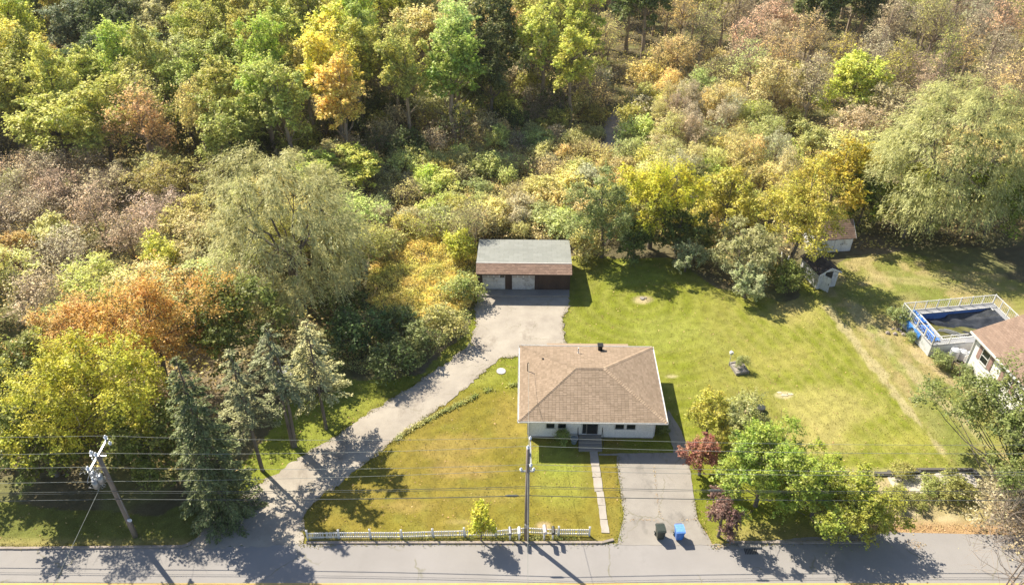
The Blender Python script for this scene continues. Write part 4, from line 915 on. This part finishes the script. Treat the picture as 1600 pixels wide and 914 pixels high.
MB().tube([(0,0,-.3),(0,0,4),(.0,0,9.0)], [.17,.15,.12], 14).obj('pole', WOOD, p2, True)
MB().box(.12,.21,-1.2,1.25,8.52,8.63).obj('crossarm', METW, p2)
for y in (-1.1,1.15): insul((.165,y,8.63), p2, 1.2)
insul((0,0,9.0), p2, 1.3)
MB().box(-.45,.42,-.05,.05,6.95,7.03).obj('side_arm', METW, p2)
for x in (-.42,.38): insul((x,0,7.0), p2, 1.2)
MB().box(-.04,.16,.12,.24,7.9,8.2).obj('fuse_box', BLACKM, p2)
MB().tube([(.12,-.1,.1),(.10,-.09,6.8)], .025, 6).obj('conduit', METW, p2)
MB().box(-.14,.14,-.2,-.12,1.5,1.85).obj('meter_box', METW, p2)
CAB = surf('cable_sheath', (.30,.32,.28), (.2,.21,.19), 1, .5, .2, 5, 0); CAB2 = surf('dark_cable', (.10,.11,.10), None, 1, .5, .2, 5, 0)
X1, X2 = -26.25, 1.15
WRS = [((35.98,8.45),(35.45,8.85),.011,'topmost line, carried by the far ends of the crossarms'),((34.5,8.45),(34.3,9.3),.012,'line over the pole tops'),((33.35,8.45),(33.2,8.85),.011,'line on the near ends of the crossarms'),
       ((34.4,5.9),(34.3,7.1),.012,'single line below the crossarms'),((34.4,4.95),(34.25,5.6),.018,'upper communication cable'),((34.42,4.75),(34.28,5.4),.011,'thin strand under the upper communication cable'),((34.4,4.15),(34.2,4.75),.026,'thick lowest communication cable')]
for k, ((ya,za),(yb,zb),r_, lab) in enumerate(WRS):
    pts = []
    def span(xa, A, xb, B, sag, n):
        return [(xa+(xb-xa)*t, A[0]+(B[0]-A[0])*t, A[1]+(B[1]-A[1])*t - sag*4*t*(1-t)) for t in np.linspace(0,1,n+1)]
    e0 = (ya, za+(0 if k < 3 else -.1)); e1 = (yb-.0, zb-(.35 if k < 3 else .0))
    pts = span(-62,e0,X1,(ya,za),.25,10)[:-1] + span(X1,(ya,za),X2,(yb,zb),.32 if k < 3 else .2,14)[:-1] + span(X2,(yb,zb),48,e1,.5,14)
    o = MB().tube(pts, r_, 5).obj('power_line' if k < 4 else 'cable', CAB if k < 4 else CAB2)
    tag(o, lab + ' along the road', 'power line' if k < 4 else 'cable', 'lines strung along the road')
for x_, k in ((.0,6),(13.2,4)):
    (ya,za),(yb,zb) = WRS[k][0], WRS[k][1]
    q = (x_-(-26.25))/27.4; zz = zb-.02 if x_ < 1 else zb-.39
    o = MB().tube([(x_-.45,yb,zz),(x_-.3,yb,zz),(x_+.3,yb,zz),(x_+.45,yb,zz)], [.03,.075,.075,.03], 8).obj('cable_splice', CAB2); tag(o, 'black splice case on the thick cable left of the straight pole' if x_ < 1 else 'small splice case hanging on the cable above the concrete drive', 'splice case')
def wire(pts, r_, lab, sag=.3):
    a, b = Vector(pts[0]), Vector(pts[1]); q = [a.lerp(b,t)-Vector((0,0,sag*4*t*(1-t))) for t in np.linspace(0,1,11)]
    tag(MB().tube(q, r_, 5).obj('service_wire', CAB), lab, 'wire')
wire([(1.0,34.2,7.0),(.6,6,7.5)], .014, 'service wire crossing the road from the straight pole', .5)
wire([(1.05,34.3,6.9),(1.35,48.4,3.85)], .012, 'service wire from the straight pole to the house mast', .4)
wire([(-26.25,34.5,6.3),(-27.9,24.0,3.0)], .016, 'guy wire slanting from the left pole across the road', .05)

# ------------------------------------------------------------------ sheds
SHW = surf('peeling_white_boards', (.74,.75,.76), (.60,.62,.64), 2, .75, 0, 8, .2, grime=((.35,.33,.30), 1.4))
def shed(name, label, loc, rz, w, d, h, rise, doors_open, roofm):
    t = thing(name, label, 'shed', loc, rz)
    MB().box(-w/2+.03,w/2-.03,-d/2+.03,d/2-.03,0,h).obj('wall', SHW if not doors_open else DARK, t)  # open shed: solid near-black box, interior shade painted in behind the doorway
    s = MB(); n = int(w/.2)
    for i in range(n):
        x = -w/2 + w*i/n
        if doors_open and -.55 < x < .25: continue
        s.box(x+.005,x+w/n-.005,-d/2,-d/2+.025,.03,h-.02)
    n = int(d/.2)
    for i in range(n):
        y = -d/2 + d*i/n; s.box(-w/2,-w/2+.025,y+.005,y+d/n-.005,.03,h-.02); s.box(w/2-.025,w/2,y+.005,y+d/n-.005,.03,h-.02)
    s.box(-w/2,w/2,d/2-.02,d/2+.01,0,h); s.obj('board', SHW, t, kind='stuff')
    for y in (-d/2-.0, d/2-.06): MB().prism([(-w/2,y,h),(w/2,y,h),(0,y,h+rise)], (0,.06,0)).obj('gable', SHW, t)
    e = .18
    for sx in (-1,1):
        sl_ = rise/(w/2); a = (sx*(w/2+e), -d/2-e, h-sl_*e); b = (sx*(w/2+e), d/2+e, h-sl_*e); c_ = (0, d/2+e, h+rise); d_ = (0,-d/2-e,h+rise)
        mb = MB(); shingles(mb, (a,b,c_,d_) if sx > 0 else (b,a,d_,c_), .2, .4); mb.prism([Vector(a)-Vector((0,0,.09)),Vector(b)-Vector((0,0,.09)),Vector(c_)-Vector((0,0,.09)),Vector(d_)-Vector((0,0,.09))], (0,0,.04)); mb.obj('roof_slope', roofm, t, kind='stuff')
        MB().prism([(sx*(w/2+e),-d/2-e-.03,h-sl_*e-.12),(0,-d/2-e-.03,h+rise-.12),(0,-d/2-e-.03,h+rise+.02),(sx*(w/2+e),-d/2-e-.03,h-sl_*e+.02)], (0,.025,0)).obj('barge_board', SHW, t)
    return t
s1 = shed('garden_shed', 'small white shed with its door hanging open', (*P(1276,436)[:2],0), R(14), 2.1, 3.2, 1.95, .55, True, SH_D)
dr = MB().box(0,.85,-.03,.01,.05,1.75).obj('door', SHW, s1); dr.location = (-.62,-1.62,0); dr.rotation_euler = (R(3),0,R(-62))
MB().box(.72,.78,-.06,-.03,.9,1.05).obj('handle', BLACKM, dr)
s2 = shed('garden_shed', 'white shed with a brown roof, half hidden behind the open shed', (*P(1290,384)[:2],0), R(97), 2.6, 4.2, 1.9, 1.25, False, SH_R)
for yy_, in ((-1.6,),(-.75,)): pass
for k in range(2):
    d_ = MB().box(-1.345,-1.31,-1.75+k*.82,-.97+k*.82,.1,1.85).obj('door', SHW, s2); MB().box(-1.37,-1.345,-1.05+k*.2,-1.0+k*.2,.9,1.05).obj('hinge', BLACKM, d_)
# leaning white panels beside the shed
for k, (u, v, a) in enumerate(((1222,416,.3),(1232,424,.1),(1238,432,-.1))):
    p = P(u, v); o = MB().box(-.45,.45,-.02,.02,0,1.6).obj('old_door_panel', SHW); o.location = p; o.rotation_euler = (R(-12), R(6*k-6), 1.0+a)
    tag(o, ('weathered white panel farthest left beside the open shed','weathered white panel in the middle of the three beside the open shed','weathered white panel resting nearest the open shed')[k], 'panel', 'old white panels beside the open shed')

# ------------------------------------------------------------------ neighbour's house
VIN = surf('white_vinyl', (.78,.77,.74), (.73,.72,.69), 1, .6, 0, 6, .05)
NR = shingle_mat('neighbour_shingle', (.23,.165,.125), (.26,.185,.14), (.29,.21,.16))
SHU = surf('brown_pink_shutter', (.36,.24,.21), None, 3, .6)
nb = thing('neighbour_house', 'white two storey neighbouring house with brown shutters and roof', 'house', (39.05,51.8,0), R(7))   # local: wall along -y from origin, faces -x
W_, D_, EH = 9.0, 13.0, 4.15
MB().box(.03,W_,-D_,-.0,-.1,EH).obj('wall', VIN, nb)
s = MB(); lap(s, (.0+.028,0), (.028,-D_), .35, EH-.02, (-1,0), .22); s.obj('siding', VIN, nb, kind='stuff')
MB().box(-.01,.03,-D_,0,-.1,.33).obj('foundation', KERB, nb)
rz_ = EH+1.6
for q in (((-.35,.35,EH-.02),(-.35,-D_-.3,EH-.02),(W_/2,-D_-.3,rz_),(W_/2,.35,rz_)), ((W_+.35,-D_-.3,EH-.02),(W_+.35,.35,EH-.02),(W_/2,.35,rz_),(W_/2,-D_-.3,rz_))):
    mb = MB(); shingles(mb, q, .2, .4); mb.obj('roof_slope', NR, nb, kind='stuff')
MB().prism([(0,-.06,EH),(W_,-.06,EH),(W_/2,-.06,rz_-.1)], (0,.06,0)).obj('gable', VIN, nb)
g = MB().box(-.47,-.36,-D_-.3,.35,EH-.14,EH-.0).obj('gutter', TRIM, nb)
MB().tube([(-.06,-.15,0),(-.06,-.15,EH-.35),(-.4,-.1,EH-.14)], .05, 8).obj('downspout', TRIM, nb)
for yc in (-1.75,-4.7,-8.2):
    f = MB(); w2, z0, z1 = .42, 2.35, 3.55
    for a in (-w2-.06, w2): f.box(-.07,.02,yc+a,yc+a+.06,z0-.06,z1+.06)
    f.box(-.068,.02,yc-w2,yc+w2,z1,z1+.06); f.box(-.09,.02,yc-w2-.08,yc+w2+.08,z0-.09,z0-.0); f.box(-.055,.01,yc-w2,yc+w2,(z0+z1)/2-.03,(z0+z1)/2+.03)
    fo = f.obj('window', TRIM, nb); MB().box(-.035,-.0,yc-w2,yc+w2,z0,z1).obj('pane', GLASS, fo)
    for a in (-w2-.5, w2+.1):
        sh = MB().box(-.06,.01,yc+a,yc+a+.4,z0-.06,z1+.06).obj('shutter', SHU, nb); sl2 = MB()
        for j in range(12): sl2.box(-.075,-.06,yc+a+.05,yc+a+.35,z0+j*.1,z0+j*.1+.05)
        sl2.obj('slat', SHU, sh)

# ------------------------------------------------------------------ pool
PW = surf('stained_white_pool_wall', (.66,.68,.70), (.5,.53,.56), 1, .6, 0, 7, .1, grime=((.34,.38,.36), 1.3))
LIN = surf('blue_pool_liner', (.06,.17,.48), (.04,.12,.38), 1.2, .4, 0, 6, .05)
TARP = surf('dark_pool_cover', (.05,.055,.065), (.02,.024,.03), 1.2, .22, 0, 3, .5)
BT = surf('blue_tarp', (.07,.25,.68), (.05,.18,.55), 2, .4, 0, 6, .3)
m, nt, bs = new_mat('murky_water'); WAT = m; c = ramp(nt, noise(nt, 1.2, 5), [(.35,(.07,.075,.02)),(.65,(.17,.16,.06))]); nt.links.new(c, bs.inputs['Base Color']); bs.inputs['Roughness'].default_value = .12; bump(nt, bs, noise(nt, 4, 3), .15, .02)
po = thing('swimming_pool', 'raised rectangular swimming pool with a sagging dark cover and a white railing', 'pool', (36.9,53.7,0), R(8))
# local frame: x along the length, y away from the road
PLX, PLY, DK = 9.3, 5.1, 1.15
ix0, ix1, iy0, iy1 = 1.55, 8.6, .75, 4.45
def shell(x0,x1,y0,y1,t,z0,z1): 
    mb = MB(); mb.box(x0,x1,y0,y0+t,z0,z1); mb.box(x0,x1,y1-t,y1,z0,z1); mb.box(x0,x0+t,y0+t,y1-t,z0,z1); mb.box(x1-t,x1,y0+t,y1-t,z0,z1); return mb
shell(0,PLX,0,PLY,.08,0,DK-.06).obj('outer_wall', PW, po)
mb = MB()
for a,b,c_,d_ in ((0,ix0,0,PLY),(ix1,PLX,0,PLY),(ix0,ix1,0,iy0),(ix0,ix1,iy1,PLY)): mb.box(a,b,c_,d_,DK-.06,DK-.0)
mb.obj('deck', surf('grey_deck',(.30,.31,.33),None,1.5,.7), po)
shell(ix0-.02,ix1+.02,iy0-.02,iy1+.02,.06,.0,DK-.07).obj('liner', LIN, po)
shell(ix0-.09,ix1+.09,iy0-.09,iy1+.09,.11,DK,DK+.05).obj('coping', TRIM, po)
MB().box(ix0+.04,ix1-.04,iy0+.04,iy1-.04,.25,.42).obj('water', WAT, po)
# sagging cover: rests on the far right coping, sinks into the water
nx, ny = 30, 22; vs_, fs = [], []
for j in range(ny+1):
    for i in range(nx+1):
        s_, t = i/nx, j/ny
        xs_ = ix0+.4+3.2*(1-t); x = xs_ + s_*(ix1+.12-xs_); y = iy0+.1 + t*(iy1-iy0-.15)
        e = min(1, max(0, (s_-.45)/.5)); e = e*e*(3-2*e)
        z = .46 + e*(DK-.38)*(.35+.65*s_)+ .20*abs(math.sin(5*s_+6*t))*math.sin(8*t+3*s_+.5) + .07*math.sin(21*s_+7*t) + .03*rng.uniform(-1,1)
        if s_ > .98: z = DK+.07
        if t > .95 and s_ > .35: z = max(z, DK*.75)
        vs_.append((x,y,max(z,.34))); 
for j in range(ny):
    for i in range(nx): k = j*(nx+1)+i; fs.append((k,k+1,k+nx+2,k+nx+1))
mb = MB(); mb.add(vs_, fs); mb.obj('cover', TARP, po, True)
mb = MB(); 
for k in range(3):
    pts = [(ix0+.6+k*.5+3.0*t, iy0+1.9-1.5*t+.2*math.sin(6*t+k), .5+.05*math.sin(9*t)) for t in np.linspace(0,1,9)]; mb.tube(pts, [.05]*9, 6)
mb.obj('cover_fold', surf('grey_cover_fold',(.3,.31,.32),None,2,.5), po)
# railing: posts, rails and thin pickets
def rail_run(a, b, n, tag_=''):
    a, b = Vector(a), Vector(b); L = (b-a).length; d = (b-a)/L
    for i in range(n):
        p = a + d*(L*i/n); MB().box(p.x-.04,p.x+.04,p.y-.04,p.y+.04,DK,DK+1.05).obj('railing_post', TRIM, po)
    s = Vector((-d.y,d.x,0))*.025
    for z in (.08,.98):
        q = a+Vector((0,0,DK+z)); MB().prism([q-s-Vector((0,0,.03)),q+s-Vector((0,0,.03)),q+s+Vector((0,0,.03)),q-s+Vector((0,0,.03))], b-a).obj('railing_bar', TRIM, po)
    m = MB(); k = int(L/.2)
    for i in range(k):
        p = a + d*(L*(i+.5)/k); m.box(p.x-.011,p.x+.011,p.y-.011,p.y+.011,DK+.1,DK+.97)
    m.obj('baluster', TRIM, po, kind='stuff')
rail_run((.06,.06,0),(.06,PLY-.06,0),4); rail_run((.06,PLY-.06,0),(PLX-.06,PLY-.06,0),8); rail_run((PLX-.06,PLY-.06,0),(PLX-.06,.06,0),5); rail_run((.06,.06,0),(3.2,.06,0),2)
def crumple(name, x0,x1,y0,y1,z,amp,mat,label,n=14):
    vs_, fs = [], []
    for j in range(n+1):
        for i in range(n+1):
            vs_.append((x0+(x1-x0)*i/n+rng.uniform(-.04,.04), y0+(y1-y0)*j/n+rng.uniform(-.05,.05), z+amp*rng.random()))
    for j in range(n):
        for i in range(n): k = j*(n+1)+i; fs.append((k,k+1,k+n+2,k+n+1))
    mb = MB(); mb.add(vs_, fs); o = mb.obj(name, mat); o.location = po.location; o.rotation_euler = po.rotation_euler; o.location.z = 0
    tag(o, label, 'tarp'); return o
crumple('tarpaulin', .2,1.3,3.0,4.9,DK+.02,.28,BT,'bright blue tarpaulin heaped on the far corner of the pool deck')
crumple('tarpaulin', .2,1.1,.5,2.7,DK+.02,.25,BT,'blue tarpaulin crumpled on the pool deck beside the railing')
nn_ = 16; vs_, fs = [], []
for j in range(nn_+1):
    for i in range(9):
        q = i/8; vs_.append((-.05-.10*math.sin(q*3.1)*rng.uniform(.5,1)-.02, 1.6+3.3*j/nn_, DK+.06-(.55+.35*math.sin(j*.9))*q))
for j in range(nn_):
    for i in range(8): k = j*9+i; fs.append((k,k+1,k+10,k+9))
mb = MB(); mb.add(vs_, fs); o = mb.obj('tarpaulin', BT); o.location = (36.9,53.7,0); o.rotation_euler = (0,0,R(8)); tag(o, 'blue tarpaulin hanging over the outer wall of the swimming pool', 'tarp')
# pool side clutter
def at_pool(x, y, z=0): 
    v = Matrix.Rotation(R(8),3,'Z') @ Vector((x,y,z)); return (36.9+v.x, 53.7+v.y, z)
t = thing('patio_chair', 'dark framed folding chair between the pool and the white house', 'chair', at_pool(2.6,-1.6), R(30))
MB().box(-.25,.25,-.22,.22,.42,.46).obj('seat', TRIM, t); MB().box(-.25,.25,.2,.24,.46,.95).obj('backrest', TRIM, t)
for x in (-.23,.23):
    for y in (-.2,.2): MB().box(x-.02,x+.02,y-.02,y+.02,0,.45).obj('leg', BLACKM, t)
t = thing('plastic_drum', 'pair of grey white pool filter drums below the pool railing', 'pool filter', at_pool(1.9,-.7))
for k,(x,y,h_) in enumerate(((0,0,1.25),(.75,.05,1.05))):
    MB().tube([(x,y,0),(x,y,.1),(x,y,h_-.15),(x,y,h_)], [.36,.38,.38,.2], 18).obj('drum', surf('grey_white_plastic',(.6,.62,.64),(.45,.47,.5),2,.5), t)
MB().box(-.5,1.3,-.5,.5,0,.06).obj('base', CONC, t)
t = thing('garden_table', 'small glass topped patio table beside the white house', 'table', at_pool(3.0,-1.0,0), R(20))
MB().box(-.45,.45,-.3,.3,.68,.71).obj('tabletop', PORC, t)
for x in (-.4,.4):
    for y in (-.25,.25): MB().box(x-.02,x+.02,y-.02,y+.02,0,.68).obj('leg', BLACKM, t)
t = thing('trellis', 'weathered wooden frame leaning in the weeds beside the pool', 'trellis', at_pool(1.2,-2.3,0), R(-52))
for k in range(3): MB().box(-1.3,1.3,-.03,.03,.25+k*.35,.31+k*.35).obj('rail', WOOD, t)
for k in range(4): MB().box(-1.25+k*.82,-1.18+k*.82,-.04,.035,0,1.15).obj('post', WOOD, t)
MB().box(1.7,4.3,-2.6,.0,.0,.06).obj('patio', surf('red_brick_patio',(.38,.2,.15),None,3,.9), po)
for x, y, s_, lab in ((-.15,4.6,.75,'leafy vine bush climbing the far left corner of the pool'),(.3,-1.4,.6,'weedy bush at the near corner of the pool'),(1.5,-3.0,.5,'green weeds at the corner of the white house'),(-.3,2.2,.35,'small weed clump against the white pool wall')):
    q = at_pool(x,y); plant(PROTO['shrub'][rng.randint(0,5)], q[0], q[1], (.22,.27,.11), 'bush', lab, 'shrub', s_, s_)
t = thing('rubble_heap', 'small heap of grey stones and sticks left of the pool', 'rubble', at_pool(-1.2,3.6))
for k in range(9):
    a = rng.uniform(0,6.28); q = rng.uniform(0,.9); sz = rng.uniform(.1,.25); m = MB(); m.tube([(q*math.cos(a),q*math.sin(a),0),(q*math.cos(a)+.05,q*math.sin(a),sz*.7),(q*math.cos(a)+.08,q*math.sin(a),sz)], [sz,sz*.8,.03], 6); m.obj('stone', KERB, t)

# ------------------------------------------------------------------ things on the back lawn and by the road
p = P(1157,585); t = thing('garden_planter', 'low concrete planter box on the back lawn', 'planter', (p.x,p.y+.7,0), R(12))
sh_ = shell(-.6,.6,-.75,.75,.12,0,.28); sh_.obj('box', CONC, t); MB().box(-.5,.5,-.65,.65,0,.2).obj('soil', surf('grey_soil',(.36,.32,.29),None,3,.95), t)
plant(PROTO['shrub'][1], p.x+.1, p.y+.75, (.28,.32,.14), 'bush', 'small bushy plant growing in the concrete planter', 'plant', .32, .5, z=.2)
q = P(1139,571); t = thing('birdhouse_pole', 'thin white pole with a small white birdhouse beside the planter', 'birdhouse', (q.x,q.y,0))
MB().cyl((0,0),.03,0,1.3,8).obj('pole', TRIM, t); m = MB(); m.box(-.14,.14,-.1,.1,1.3,1.5); m.prism([(-.17,-.13,1.5),(.17,-.13,1.5),(0,-.13,1.62)],(0,.26,0)); m.obj('nest_box', TRIM, t)
q = P(1188,641); o = MB().tube([(0,0,0),(0,0,.38),(0,0,.4)],[.36,.36,.3],18).obj('black_tub', BLK); o.location = q; tag(o, 'round black tub on the lawn beside a patch of bare dirt', 'tub')
q = P(783,580); t = thing('septic_cover', 'round white cover set in the grass left of the house', 'cover', (q.x,q.y,0)); MB().cyl((0,0),.36,0,.06,24).obj('lid', TRIM, t); MB().cyl((0,0),.42,0,.04,24).obj('rim', CONC, t)
q = P(1003,467); t = thing('well_cap', 'grey stone cap in a dirt spot on the back lawn', 'cap', (q.x,q.y,0)); MB().cyl((0,0),.22,0,.12,12).obj('cap', CONC, t); MB().cyl((.35,.1),.12,0,.1,7).obj('stone', KERB, t)
q = P(1225,617)
for k, (dx,dy,s_) in enumerate(((0,0,.3),(.55,.1,.25),(-.35,.3,.2))):
    o = sheet('bare_patch', ragged([(q.x+dx-s_,q.y+dy-s_*.5,0),(q.x+dx+s_,q.y+dy-s_*.4,0),(q.x+dx+s_,q.y+dy+s_*.5,0),(q.x+dx-s_,q.y+dy+s_*.4,0)],.15,.06,k), -.02,.034, surf('dry_thatch',(.6,.52,.36),None,4,.95)); struct(o)
tm = surf('dark_timber', (.13,.12,.11), (.08,.075,.07), 2, .85, 0, 9, .4, stretch=(.3,3,3))
t = thing('timber_edging', 'dark railroad timbers edging the top of the sandy lot', 'edging', (0,0,0))
for (a, b) in (((1366,742),(1398,742)),((1386,739),(1438,738)),((1424,735.5),(1478,735.5)),((1479,735.5),(1520,735.5)),((1521,737),(1533,752))):
    a, b = P(*a), P(*b); d = b-a; o = MB().box(0,d.length-.04,-.1,.1,0,.24).obj('timber', tm, t); o.location = a; o.rotation_euler = (0,0,math.atan2(d.y,d.x))
struct(sheet('gravel_pad', ragged(g2([(1388,741),(1520,739),(1532,757),(1500,764),(1440,770),(1392,758)]), .4, .2, 9), -.02, .034, paving('gravel',(.50,.46,.41),(.40,.37,.33),(.34,.31,.27),2,scale=1.5)))
q = P(1171,854); t = thing('storm_drain', 'storm drain with an iron grate at the kerb under the green tree', 'drain', (q.x,q.y-.2,0))
MB().box(-.75,.75,.05,.35,0,.19).obj('head_stone', CONC, t)
for k in range(8): MB().box(-.42+k*.11,-.37+k*.11,-.42,.04,.035,.055).obj('grate_bar', BLACKM, t)
q = P(466,694); o = MB().tube([(0,0,-.1),(.02,0,1.1)], .025, 6).obj('marker_stake', surf('rusty_iron',(.22,.12,.08),None,3,.8)); o.location = q; tag(o, 'thin rusty stake beside the twin trunked spruce', 'stake')
q = P(470,600); t = thing('parked_car', 'white car half hidden behind the spruces by the bank', 'car', (q.x,q.y+.3,0), R(20))
m = MB(); m.prism([(-2.1,-.85,.35),(2.1,-.85,.35),(2.15,-.85,.75),(1.3,-.85,.9),(.7,-.85,1.4),(-1.2,-.85,1.42),(-1.9,-.85,.95),(-2.15,-.85,.85)], (0,1.7,0)); m.obj('body', surf('white_car_paint',(.75,.75,.77),(.72,.72,.74),1,.25,0,3,0), t)
m = MB(); m.prism([(.75,-.86,.95),(1.15,-.86,.95),(.65,-.86,1.33),(-1.1,-.86,1.35),(-1.6,-.86,.98)], (0,1.72,0)); m.obj('window', GLASS, t)
for x in (-1.35,1.35):
    for y in (-.86,.66): w_ = MB().tube([(x,y,.33),(x,y+.2,.33)], .33, 18).obj('tyre', BLK, t); MB().tube([(x,y-.01,.33),(x,y+.21,.33)], .18, 12).obj('rim', METW, w_)

# ------------------------------------------------------------------ distant houses
FH = surf('mauve_grey_wall', (.42,.38,.42), (.37,.34,.38), 1, .8)
def far_house(x, y, w_, d_, h_, rise, wallm, roofm, label, rz=0):
    t = thing('distant_house', label, 'house', (x,y,0), rz)
    MB().box(-w_/2,w_/2,-d_/2,d_/2,0,h_).obj('wall', wallm, t)
    for sx in (-1,1):
        a, b = (-w_/2-.4, sx*(d_/2+.4), h_-.05), (w_/2+.4, sx*(d_/2+.4), h_-.05); c_, e = (w_/2+.4,0,h_+rise), (-w_/2-.4,0,h_+rise)
        mb = MB(); shingles(mb, (a,b,c_,e) if sx < 0 else (b,a,e,c_), .4, .9, .03); mb.obj('roof_slope', roofm, t, kind='stuff')
    for sx in (-1,1): MB().prism([(sx*w_/2,-d_/2,h_),(sx*w_/2,d_/2,h_),(sx*w_/2,0,h_+rise-.08)], (-sx*.05,0,0)).obj('gable', wallm, t)
    for k in range(int(w_/3)):
        window(t, -w_/2+1.6+k*2.9, -d_/2-.005, 1.0, 2.2, 1.0)
    MB().box(w_/2-1.8,w_/2-.9,-d_/2-.04,-d_/2,0.1,2.1).obj('door', DARK, t); return t
far_house(-72.5,163,11,8,5.2,2,FH,SH_D,'mauve grey house at the upper left beyond the woods')
far_house(-104,170,12,8,3.2,2.4,FH,SH_G,'grey roofed house at the extreme upper left corner')
far_house(-32,163,6,5,2.8,1.5,TRIM,SH_G,'small pale roofed outbuilding above the tall woods')
t = thing('parked_car', 'white car parked beside the mauve grey distant house', 'car', (-66.5,157.5,0), R(-25))
m = MB(); m.prism([(-2.1,-.85,.35),(2.1,-.85,.35),(2.15,-.85,.75),(1.3,-.85,.9),(.7,-.85,1.4),(-1.2,-.85,1.42),(-1.9,-.85,.95),(-2.15,-.85,.85)], (0,1.7,0)); m.obj('body', bpy.data.materials['white_car_paint'], t)
m = MB(); m.prism([(.75,-.86,.95),(1.15,-.86,.95),(.65,-.86,1.33),(-1.1,-.86,1.35),(-1.6,-.86,.98)], (0,1.72,0)); m.obj('window', GLASS, t)
for x in (-1.35,1.35):
    for y in (-.86,.66): MB().tube([(x,y,.33),(x,y+.2,.33)], .33, 14).obj('tyre', BLK, t)
# thin autumn haze over the whole valley
hz = MB().box(-1100,1100,-350,1900,-1.2,48).obj('haze', None); hz['kind'] = 'stuff'; hz['label'] = 'thin pale haze over the woods'; hz['category'] = 'haze'
hm = bpy.data.materials.new('haze'); hm.use_nodes = True; hn = hm.node_tree; hn.nodes.remove(hn.nodes['Principled BSDF'])
pv = hn.nodes.new('ShaderNodeVolumePrincipled'); pv.inputs['Density'].default_value = .00010; pv.inputs['Color'].default_value = (.95,.96,1,1); pv.inputs['Anisotropy'].default_value = .2
hn.links.new(pv.outputs[0], hn.nodes['Material Output'].inputs['Volume']); hz.data.materials.clear(); hz.data.materials.append(hm)
# where a handful of look-alikes share a label, say which one it is by its order from the left
by = {}
for o in list(COL.objects):
    if o.parent is None and o.get('label') and o.get('group') and o.get('category') in ('tree','shrub'): by.setdefault(o['label'], []).append(o)
ORD = ['leftmost','second from left','third from left','fourth from left','fifth from left','sixth from left','seventh from left','eighth from left','ninth from left','tenth from left','eleventh from left','twelfth from left','thirteenth from left','fourteenth from left']
for lab, obs in by.items():
    if 1 < len(obs) <= 14:
        obs.sort(key=lambda o: PX(o.location.x, o.location.y)[0])
        for k, o in enumerate(obs):
            o['label'] = lab + ', ' + (ORD[k] if k < len(obs)-1 else 'rightmost')
            if len(o['label'].split()) > 16: o['label'] = o['label'].replace(' far ', ' ').replace('at the upper left corner', 'at upper left')
